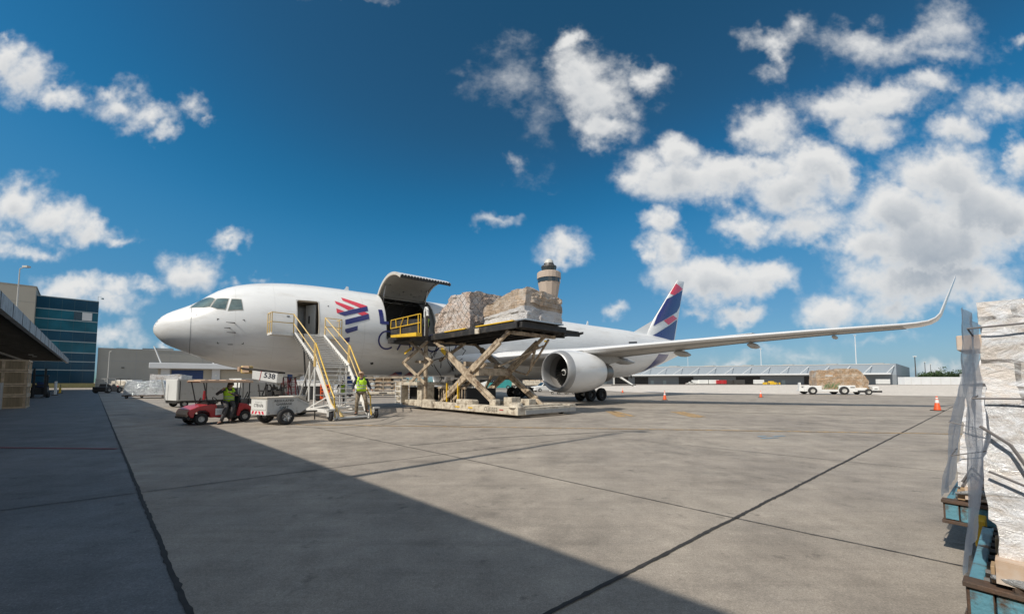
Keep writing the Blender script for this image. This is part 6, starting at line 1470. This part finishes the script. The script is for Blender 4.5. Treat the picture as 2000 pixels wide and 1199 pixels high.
# lamp poles on the canopy
def pole(label, p, h, r, group=None, name='lamp_post', head='single', m='lgrey', base=0):
    t = thing(name, label, 'lamp post', p, 0, group); MB().tube([(0, 0, base), (0, 0, h)], [r, r*.6], 8).build('pole', m, t, smooth=True)
    if head == 'single': MB().tube([(0, 0, h), (.35, 0, h+.12)], r*.6, 6).box((.45, 0, h+.14), (.34, .22, .12)).build('lamp_head', m, t)
    elif head == 'tee': MB().bx(-2.0, 2.0, -.08, .08, h-.1, h+.1).box((-1.6, 0, h+.3), (.9, .6, .3)).box((0, 0, h+.3), (.9, .6, .3)).box((1.6, 0, h+.3), (.9, .6, .3)).build('lamp_head', m, t)
    elif head == 'cap': MB().box((0, 0, h), (1.6, .8, .4)).build('lamp_head', 'sign', t)
    return t
lp1 = ND*-4.0; d_ = 25.3
pole('white lamp post rising above the canopy at the left', V((-.951*33/33, 0, 0)) if 0 else V((at(33, 600, 26.5).x, 26.5, 6.2)), 3.2, .045, 'lamp posts on the canopy roof')
pole('tall lamp post on the canopy roof outside the frame', V((-7.75, 2.05, 6.3)), 9.0, .09, 'lamp posts on the canopy roof')
g_ = pole('small lamp post against the grey concrete hall', V((at(210, 750, 108).x, 108, 0)), 10.0, .12, 'lamp posts of the far apron')
GP = 'lamp posts of the far apron'
for (u, vt, d, r, hd, m, lb) in ((1485.5, 681, 300, .35, 'cap', 'whiteb', 'thin white mast behind the warehouse, the shorter one near its middle'), (1669.5, 655, 300, .4, 'cap', 'whiteb', 'thin white mast behind the warehouse near its right end, the tallest'), (1786.5, 696, 230, .35, 'cap', 'dmetal', 'dark post standing in front of the white container by the warehouse end'),
                                (1806, 707, 320, .3, 'cap', 'dmetal', 'dark post above the trees, left of the pair'), (1817, 711, 330, .25, 'cap', 'dmetal', 'dark post above the trees, right of the pair'), (1884.5, 699, 260, .25, 'cap', 'whiteb', 'white lamp post at the end of the long container'), (1921, 640, 150, .22, 'tee', 'dmetal', 'dark floodlight mast with a T-shaped head by the wrapped pallets'),
                                (1343, 689, 300, .2, 'cap', 'whiteb', 'faint white mast just right of the aircraft tail')):
    tp2 = at(u, vt, d); pole(lb, V((tp2.x, d, 0)), tp2.z, r, GP, head=hd, m=m)
# long white container by the warehouse
lc = thing('long_container', 'long white ribbed container unit lying right of the warehouse', 'container', V((at(1768, 750, 205).x, 205, 0)), radians(-2))
MB().bx(0, 32, 0, 4, .3, 4.3).build('shell', 'whiteb', lc, bevel=.1); mb = MB()
for i in range(6): mb.bx(3+i*5, 3.15+i*5, -.06, 0, .4, 4.2)
mb.build('rib', 'lgrey', lc); MB().bx(32, 33.2, 0, 4, 0, 6).build('end_frame', 'grey', lc); MB().tube([(33.2, 0, 0), (34.4, 0, 2), (34.0, 0, 5.5), (33, 0, 6)], .25, 6).build('end_hoop', 'dmetal', lc)
# small things in front of the warehouse
GW = 'service vehicles along the warehouse'
def wpos(u, d=None, v=753): p = at(u, v, d); return V((p.x, d, 0))
def boxcart(label, u, d, l, h, m, name='box_cart', cat='cart'):
    t = thing(name, label, cat, wpos(u, d), 0, GW); MB().bx(-l/2, l/2, 0, 2, .5, h).build('box', m, t, bevel=.08); MB().bx(-l/2, l/2, .1, 1.9, .3, .5).build('bed', 'dmetal', t)
    for x in (-l*.35, l*.35): wheel(t, (x, .1, .3), (0, -1, 0), .3, .2, n=10)
for i, (u, l, h, m, lb) in enumerate(((1362, 6, 3.0, 'sign', 'white box cart, left of the pair near the aircraft tail'), (1375, 6, 3.2, 'sign', 'white box cart, right of the pair near the aircraft tail'), (1396, 6, 3.2, 'sign', 'white cart at the left end of the red row'), (1405, 3.5, 3.0, 'red', 'red cart, left one of the red row'), (1413, 3.5, 3.0, 'red', 'red cart, middle one of the red row'), (1421, 3.5, 3.0, 'red', 'red cart, right one of the red row'),
        (1431, 7, 3.0, 'dmetal', 'dark cart right of the red row'), (1445, 7, 3.2, 'dmetal', 'dark cart farthest right beside the red row'), (1484, 6, 3.2, 'sign', 'lone white cart left of the yellow tractor'), (1728, 7, 3.4, 'sign', 'white cabinet cart before the warehouse end'))):
    boxcart(lb, u, 236+max(0, (1700-u))*.09, l, h, m)
vehicle('yellow_tractor', 'yellow tractor parked before a dark warehouse door', 'tractor', wpos(1507, 240), 0, 9, 3, 2.8, 'yellow', GW, 'tug')
vehicle('pale_pickup', 'small pale pickup before the warehouse near the tail', 'pickup truck', wpos(1349, 262), 0, 6, 2.2, 2.0, 'lgrey', GW, 'pickup')
t = thing('passenger_steps', 'small white mobile steps far behind the engine exhaust', 'stairs', wpos(1222, 150, 752), 0)
MB().prism([(-4, 0), (-3.2, 0), (3.2, 4.2), (3.2, 4.8)], V((0, 0, 0)), V((-1, 0, 0)), V((0, 0, 1)), V((0, 1.6, 0)), 1).build('flight', 'sign', t); MB().bx(-4.6, -3.2, 0, 1.6, 4.2, 4.5).build('landing', 'sign', t); MB().bx(-4.4, -4.2, 0, 1.6, .3, 4.2).build('support', 'lgrey', t); MB().bx(-5, 4, 0, 1.8, .3, .6).build('chassis', 'dmetal', t)
# trees
def tree(label, p, h, r, seed, m='leaf', palm=False):
    random.seed(seed); t = thing('palm_tree' if palm else 'broadleaf_tree', label, 'palm' if palm else 'tree', p, 0, 'trees beyond the white container')
    MB().tube([(0, 0, 0), (.2, 0, h*.4), (0, .1, h*.75)], [.4, .3, .15], 8).tube([(0, 0, h*.4), (r*.5, 0, h*.7)], [.2, .08], 6).tube([(0, 0, h*.4), (-r*.5, .2, h*.72)], [.2, .08], 6).build('trunk', 'bark', t)
    mb = MB()
    cl = [(V((random.gauss(0, r*.5), random.gauss(0, r*.4), h*.72+random.gauss(0, h*.13))), random.uniform(.25, .5)*r) for _ in range(16)]
    for c, cr_ in cl:
        for _ in range(60):
            d = V((random.gauss(0, 1), random.gauss(0, 1), random.gauss(0, 1))).normalized()*cr_*random.uniform(.5, 1.05); q = c+d; a = V((random.gauss(0, 1), random.gauss(0, 1), random.gauss(0, 1))).normalized(); b = a.cross(V((random.random(), random.random(), random.random()))).normalized(); s = random.uniform(.25, .55)
            mb.add([q-a*s, q+b*s*.6, q+a*s, q-b*s*.6], [(0, 1, 2, 3)])
    mb.build('crown', m, t, fix=False); return t
TL = ['low dark tree at the left end of the tree row', 'rounded green tree, second from the left end of the row', 'tall bright tree, left of the gap in the tree row', 'small dark tree in the gap of the tree row', 'pale bushy tree just right of the dark posts', 'tallest tree, middle of the row over the white container', 'dark spreading tree right of the tallest one', 'low dark tree near the white lamp post', 'farthest right tree, half hidden by the container hoop']
for i, (u, top, r) in enumerate(((1799, 736, 5), (1809, 731, 6), (1817, 726, 6), (1829, 731, 5), (1838, 729, 6), (1847, 725, 6.5), (1858, 729, 6.5), (1869, 731, 6), (1880, 734, 5))):
    d = 300+8*(i % 3); tp3 = at(u, top, d); tree(TL[i], V((tp3.x, d, 0)), tp3.z, r, 100+i, 'leaf' if i in (1, 2, 5, 4) else 'leafd')
sheet('distant_verge', [(285, 255), (900, 262), (900, 330), (240, 330)], .006, mat('verge_grass', (.10, .12, .05), .9, var=.3, vs=.05))

# ------------------------------------------------------------------ under the canopy, left
def cloc(x, y): return ND*-3.75+BD*x+Vy*y
Vy = V((-BD.y, BD.x, 0))
RZC = atan2(BD.y, BD.x)
wc = gxy(49, 797); 
# crate: end faces the camera side lane
def crate_stack(): 
    t = thing('crate_stack_base', '', '', (0, 0, 0))
wl = []; M['plank'] = mat('crate_planks', (.30, .22, .13), .75, var=.45, vs=3.0, stretch=(6, 2.2, .2)); M['battn'] = mat('crate_battens', (.55, .41, .27), .7, var=.3, vs=4)
hz = [(0, .78, 'lowest'), (.80, 1.42, 'second from the bottom'), (1.44, 2.28, 'third from the bottom'), (2.30, 2.98, 'topmost')]
for i, (z0, z1, nm) in enumerate(hz):
    t = thing('wooden_crate', 'slatted wooden crate by the lane, %s of its stack' % nm, 'crate', V((wc.x, wc.y, z0)), RZC, 'wooden crates stacked under the canopy'); h = z1-z0
    MB().bx(.03, 2.27, .03, 6.3, .05, h-.04).build('core', 'plank', t)
    mb = MB()
    for x in (0, 1.08, 2.2): mb.bx(x, x+.1, 0, .03, 0, h)
    for z in (0, h-.1): mb.bx(0, 2.3, -.02, .03, z, z+.1)
    for k in range(8): mb.bx(0, .03, k*.88, k*.88+.12, 0, h)
    for z in (0, h-.1): mb.bx(-.005, .03, 0, 6.3, z, z+.1)
    mb.build('batten', 'battn', t)
    MB().bx(.1, 2.2, .1, 6.2, -.02, .05).build('skid', 'blackl', t)
gd = gxy(36, 798); t = thing('metal_cabinet', 'grey sliding-door metal cabinet standing before the wooden crates', 'cabinet', V((gd.x-.3, gd.y-.6, 0)), RZC)
MB().bx(0, .8, .05, 2.2, .02, 1.55).build('cabinet_body', 'dmetal', t, bevel=.02); MB().bx(-.02, .0, .05, 2.2, .02, 1.57).bx(0, .8, .02, .05, .0, 1.57).build('frame', 'lgrey', t); MB().bx(-.03, -.02, .25, 1.9, .15, 1.45).build('door_panel', 'grey', t); MB().bx(-.05, -.03, 1.6, 1.8, .5, 1.3).build('handle', 'sign', t)
gd = gxy(10, 806); t = thing('steel_bin', 'dark steel bin at the left edge beside the metal cabinet', 'bin', V((gd.x-1.2, gd.y-.4, 0)), RZC)
MB().prism([(0, .05), (1.2, .05), (1.4, 1.35), (-.1, 1.35)], V((0, .3, 0)), V((1, 0, 0)), V((0, 0, 1)), V((0, 1.6, 0)), 1).build('bin_body', 'dmetal', t, bevel=.02); MB().bx(-.15, 1.45, .25, 1.95, 1.33, 1.4).build('rim', 'lgrey', t)
fp = gxy(93, 776); fk = thing('forklift', 'dark forklift parked under the canopy beyond the crates', 'forklift', fp, RZC+pi)
MB().bx(-1.2, 1.1, -1.1, .0, .35, 1.1).prism([(-1.3, .4), (-.6, .4), (-.6, 1.3), (-1.2, 1.2)], V((0, -1.1, 0)), V((1, 0, 0)), V((0, 0, 1)), V((0, 1.1, 0)), 1).build('body', 'black', fk, bevel=.04)
mb = MB()
for x in (-.8, .8):
    for y in (-1.0, -.1): mb.tube([(x, y, 1.0), (x*.8, y, 2.3)], .05)
mb.bx(-.8, .8, -1.1, 0, 2.25, 2.35); mb.build('overhead_guard', 'blackl', fk); MB().bx(1.15, 1.3, -1.0, -.85, .1, 3.0).bx(1.15, 1.3, -.25, -.1, .1, 3.0).bx(1.2, 1.3, -1.0, -.1, 1.2, 1.35).build('mast', 'black', fk); MB().bx(1.3, 2.4, -.9, -.75, .08, .13).bx(1.3, 2.4, -.35, -.2, .08, .13).build('fork', 'dmetal', fk)
MB().bx(-.4, .1, -.8, -.3, 1.1, 1.6).build('seat', 'doorb', fk, bevel=.04)
for x in (-.8, .8):
    for y in (-1.1, 0): wheel(fk, (x, y, .32), (0, 1 if y > -.5 else -1, 0), .32, .22, 'wheel', .5, 'dmetal', 14)
for i, (u, v, m, h, lb) in enumerate(((110, 772, 'sign', 1.7, 'upright white board at the end of the canopy'), (119, 768, 'yellow', .8, 'yellow pallet jack by the glass block'))):
    t = thing('white_board' if i == 0 else 'pallet_jack', lb, 'board' if i == 0 else 'pallet jack', gxy(u, v), RZC)
    MB().bx(-.6, .6, 0, .2, .1, h).build('panel' if i == 0 else 'body', m, t, bevel=.04); MB().bx(-.6, .6, -.2, .4, 0, .1).build('foot', 'dmetal', t)
    if i: MB().tube([(.5, .1, .5), (.9, .1, 1.3)], .04).build('handle', 'dmetal', t); MB().bx(-1.8, -.6, 0, .2, .08, .14).build('fork', 'yellow', t)

# ------------------------------------------------------------------ foreground dollies and pallets, right
GD = 'blue dollies with wrapped pallets at the right edge'
DR = radians(37.5)-pi/2    # local x runs along the dolly's front (down right), y runs away along the row
DXv = V((cos(DR), sin(DR), 0)); DYv = V((-sin(DR), cos(DR), 0))
def dollyset(corner, lab_d, lab_p, seed, hgt, lean, big):
    t = thing('freight_dolly', lab_d, 'dolly', corner, DR, GD); z1 = .50
    MB().bx(0, .10, 0, .06, z1-.19, z1).build('corner_post', 'rust', t, bevel=.008)
    MB().bx(.105, 2.5, 0, .05, z1-.17, z1-.02).build('front_beam', 'blue', t, bevel=.01); MB().bx(-.01, 2.5, -.02, .09, z1-.015, z1+.012).bx(-.01, 2.5, -.015, .06, z1-.20, z1-.17).build('beam_flange', 'rust', t, bevel=.004)
    MB().bx(0.015, .095, -.012, .0, z1-.155, z1-.03).build('corner_panel', 'blue', t)
    MB().bx(0, .06, .06, 1.5, z1-.17, z1-.02).bx(0, 2.5, 1.45, 1.5, z1-.17, z1-.02).build('side_beam', 'blue', t, bevel=.01)
    MB().bx(.05, 2.5, .05, 1.45, z1-.10, z1-.03).build('deck', 'rust', t)
    mb = MB()
    for i in range(9): mb.tube([(.06, .15+i*.155, z1-.01), (2.5, .15+i*.155, z1-.01)], .022, 6)
    mb.build('roller', 'dmetal', t, smooth=True)
    for x in (.35, 2.2):
        for y in (.28, 1.2): wheel(t, (x, y, .15), (-1, 0, 0), .15, .09, 'wheel', .5, 'dmetal', 18)
    mb = MB(); mb.bx(.3, .42, -.35, .1, .24, .30); mb.bx(.50, .62, -.32, .1, .24, .30); mb.bx(.28, .64, -.46, -.32, .2, .32); mb.tube([(.34, -.4, .2), (.34, -.42, .5)], .02)
    mb.build('hitch_frame', 'blue', t, bevel=.008); MB().bx(.20, .26, -.30, -.05, .22, .44).build('hitch_lever', 'yellow', t, bevel=.01)
    MB().tube([(.27, -.1, .3), (.27, -.5, .22), (.3, -.6, .2)], .018).tube([(.18, .02, .2), (.18, .02, .58)], .02).build('chain', 'rust', t)
    MB().lathe([(-.06, .10), (.06, .10)], (.26, -.16, .16), (1, 0, 0), 18, caps=True).build('buffer', 'rubber', t, bevel=.02)
    p = thing('wrapped_pallet', lab_p, 'cargo pallet', corner+V((0, 0, z1+.02))+DXv*.09+DYv*.05, DR, GD)
    mb = MB()
    for y in (0, .6, 1.15): mb.bx(0, 2.3, y, y+.1, 0, .09)
    for k in range(10): mb.bx(.02+k*.24, .2+k*.24, 0, 1.25, .09, .115)
    mb.build('wooden_base', 'wood', p, bevel=.004)
    pile('wrapped_load', p, .02, 2.3, .02, 1.25, .12, lambda s, q: hgt-.04*sin(5*s+seed), ['wpal'], .022, seed, (60, 26, 60), (lambda q: 1-lean*q*q) if lean else None, fr=3.0, blk=.035)
    # loose film hanging over the left edge
    mb = MB(); nu, nv = 14, 44; random.seed(seed)
    for j in range(nv+1):
        q = j/nv; z = .0+(hgt+.02)*q
        for i in range(nu+1):
            s = i/nu; y = .0+1.22*s; x = -.035-.035*(1-q)-.02*NZ.noise(V((y*3, z*2.2, seed)))-.014*NZ.noise(V((y*9, z*7, seed)))-.06*max(0, .25-q)*2*(1+NZ.noise(V((y*5, z*3, seed+4))))
            if lean: x += lean*q*q*1.15
            mb.v.append(V((x, y+.05*NZ.noise(V((z*4, y*2, seed+2))), z)))
    for j in range(nv):
        for i in range(nu): a = j*(nu+1)+i; mb.f.append([a, a+1, a+nu+2, a+nu+1]); mb.m.append(0)
    mb.build('loose_film', 'film', p, smooth='all', fix=False)
    mb = MB()   # crumpled film foot
    for j in range(10):
        q0 = V((random.uniform(-.02, 1.6), -.03, .05+random.uniform(-.02, .04))); mb.tube([q0, q0+V((.15, -.02, random.uniform(-.02, .05))), q0+V((.32, .0, random.uniform(-.02, .06)))], [.012, .03, .01], 7)
    mb.build('film_fold', 'filmb', p, smooth='all')
    mb = MB()
    for (za, zb2) in ([(.92, .93), (.66, .665)] if big else [(.5, .42), (.28, .38)]):
        mb.tube([(-.03, .6, za*hgt), (-.02, -.02, za*hgt), (.4, -.03, zb2*hgt), (1.2, -.03, (za+.01)*hgt)], .005, 6)
    if big:
        mb.tube([(-.0, -.03, .56*hgt), (.10, -.04, .50*hgt), (.18, -.04, .38*hgt), (.30, -.05, .30*hgt)], .008, 6).tube([(.02, -.03, .40*hgt), (.15, -.04, .36*hgt), (.28, -.05, .22*hgt)], .007, 6)
    else:
        mb.tube([(.04, -.03, .12*hgt), (.1, -.05, .22*hgt), (.2, -.03, .12*hgt), (.3, -.04, .05)], .012, 6).tube([(.12, -.03, .02), (.18, -.05, .1), (.3, -.03, .2)], .01, 6)
    mb.build('strap', 'strapm', p, smooth=True)
    return t, p
M['wsil'].node_tree.nodes['Principled BSDF'].inputs['Metallic'].default_value = .3
M['wpal'] = wrapmat('film_wrapped_freight', (.66, .60, .55), (.82, .83, .86), .46, wr=5, rough=.12, bump=.42, dark=(.42, .38, .36), hf=.3, st=1.5)
for mn, al, col in (('film', .46, (.72, .77, .82)), ('filmb', .9, (.80, .82, .84))):
    M[mn] = wrapmat('loose_'+mn, col, tuple(min(1, c*1.2) for c in col), .5, wr=8, rough=.18, bump=1.0, dark=tuple(c*.8 for c in col)); M[mn].node_tree.nodes['Principled BSDF'].inputs['Alpha'].default_value = al
ck = at(1885, 1131, 2.22); ck = V((ck.x, ck.y, 0)); 
fmn = M['film'].node_tree; fb_ = fmn.nodes['Principled BSDF']; fo = next(n for n in fmn.nodes if n.type == 'OUTPUT_MATERIAL')
tl = fmn.nodes.new('ShaderNodeBsdfTranslucent'); tl.inputs[0].default_value = (.86, .90, .95, 1); ms = fmn.nodes.new('ShaderNodeMixShader'); ms.inputs[0].default_value = .45; fmn.links.new(fb_.outputs[0], ms.inputs[1]); fmn.links.new(tl.outputs[0], ms.inputs[2]); fmn.links.new(ms.outputs[0], fo.inputs[0])
M['strapm'] = mat('grey_strap', (.16, .15, .15), .6)
t1, p1 = dollyset(ck, 'nearest blue freight dolly with scuffed paint at the lower right corner', 'tall film-wrapped pallet nearest the camera at the right edge', 5, 1.50, 0, True)
cf = at(1841, 975, 3.72); cf = V((cf.x, cf.y, 0))
t2_, p2 = dollyset(cf, 'second blue freight dolly, just beyond the nearest one', 'second film-wrapped pallet, leaning in towards its top', 9, 1.42, .16, False)
MB().prism([(.25, .10), (.42, .10), (.60, .42), (.50, .42)], V((0, -.045, 0)), V((1, 0, 0)), V((0, 0, 1)), V((0, -.006, 0)), 1).build('red_tape', 'coral', p2)
MB().bx(.05, .7, .1, .9, 1.38, 1.52).build('loose_carton', 'card', p2, bevel=.01)
MB().bx(.28, .42, -.02, .3, .14, 1.44).build('corner_board', 'sign', p1); MB().bx(.02, .35, -.05, .05, .02, .14).build('carton_corner', 'card', p1); MB().bx(.05, .5, -.04, .05, .02, .13).build('carton_corner', 'card', p2)
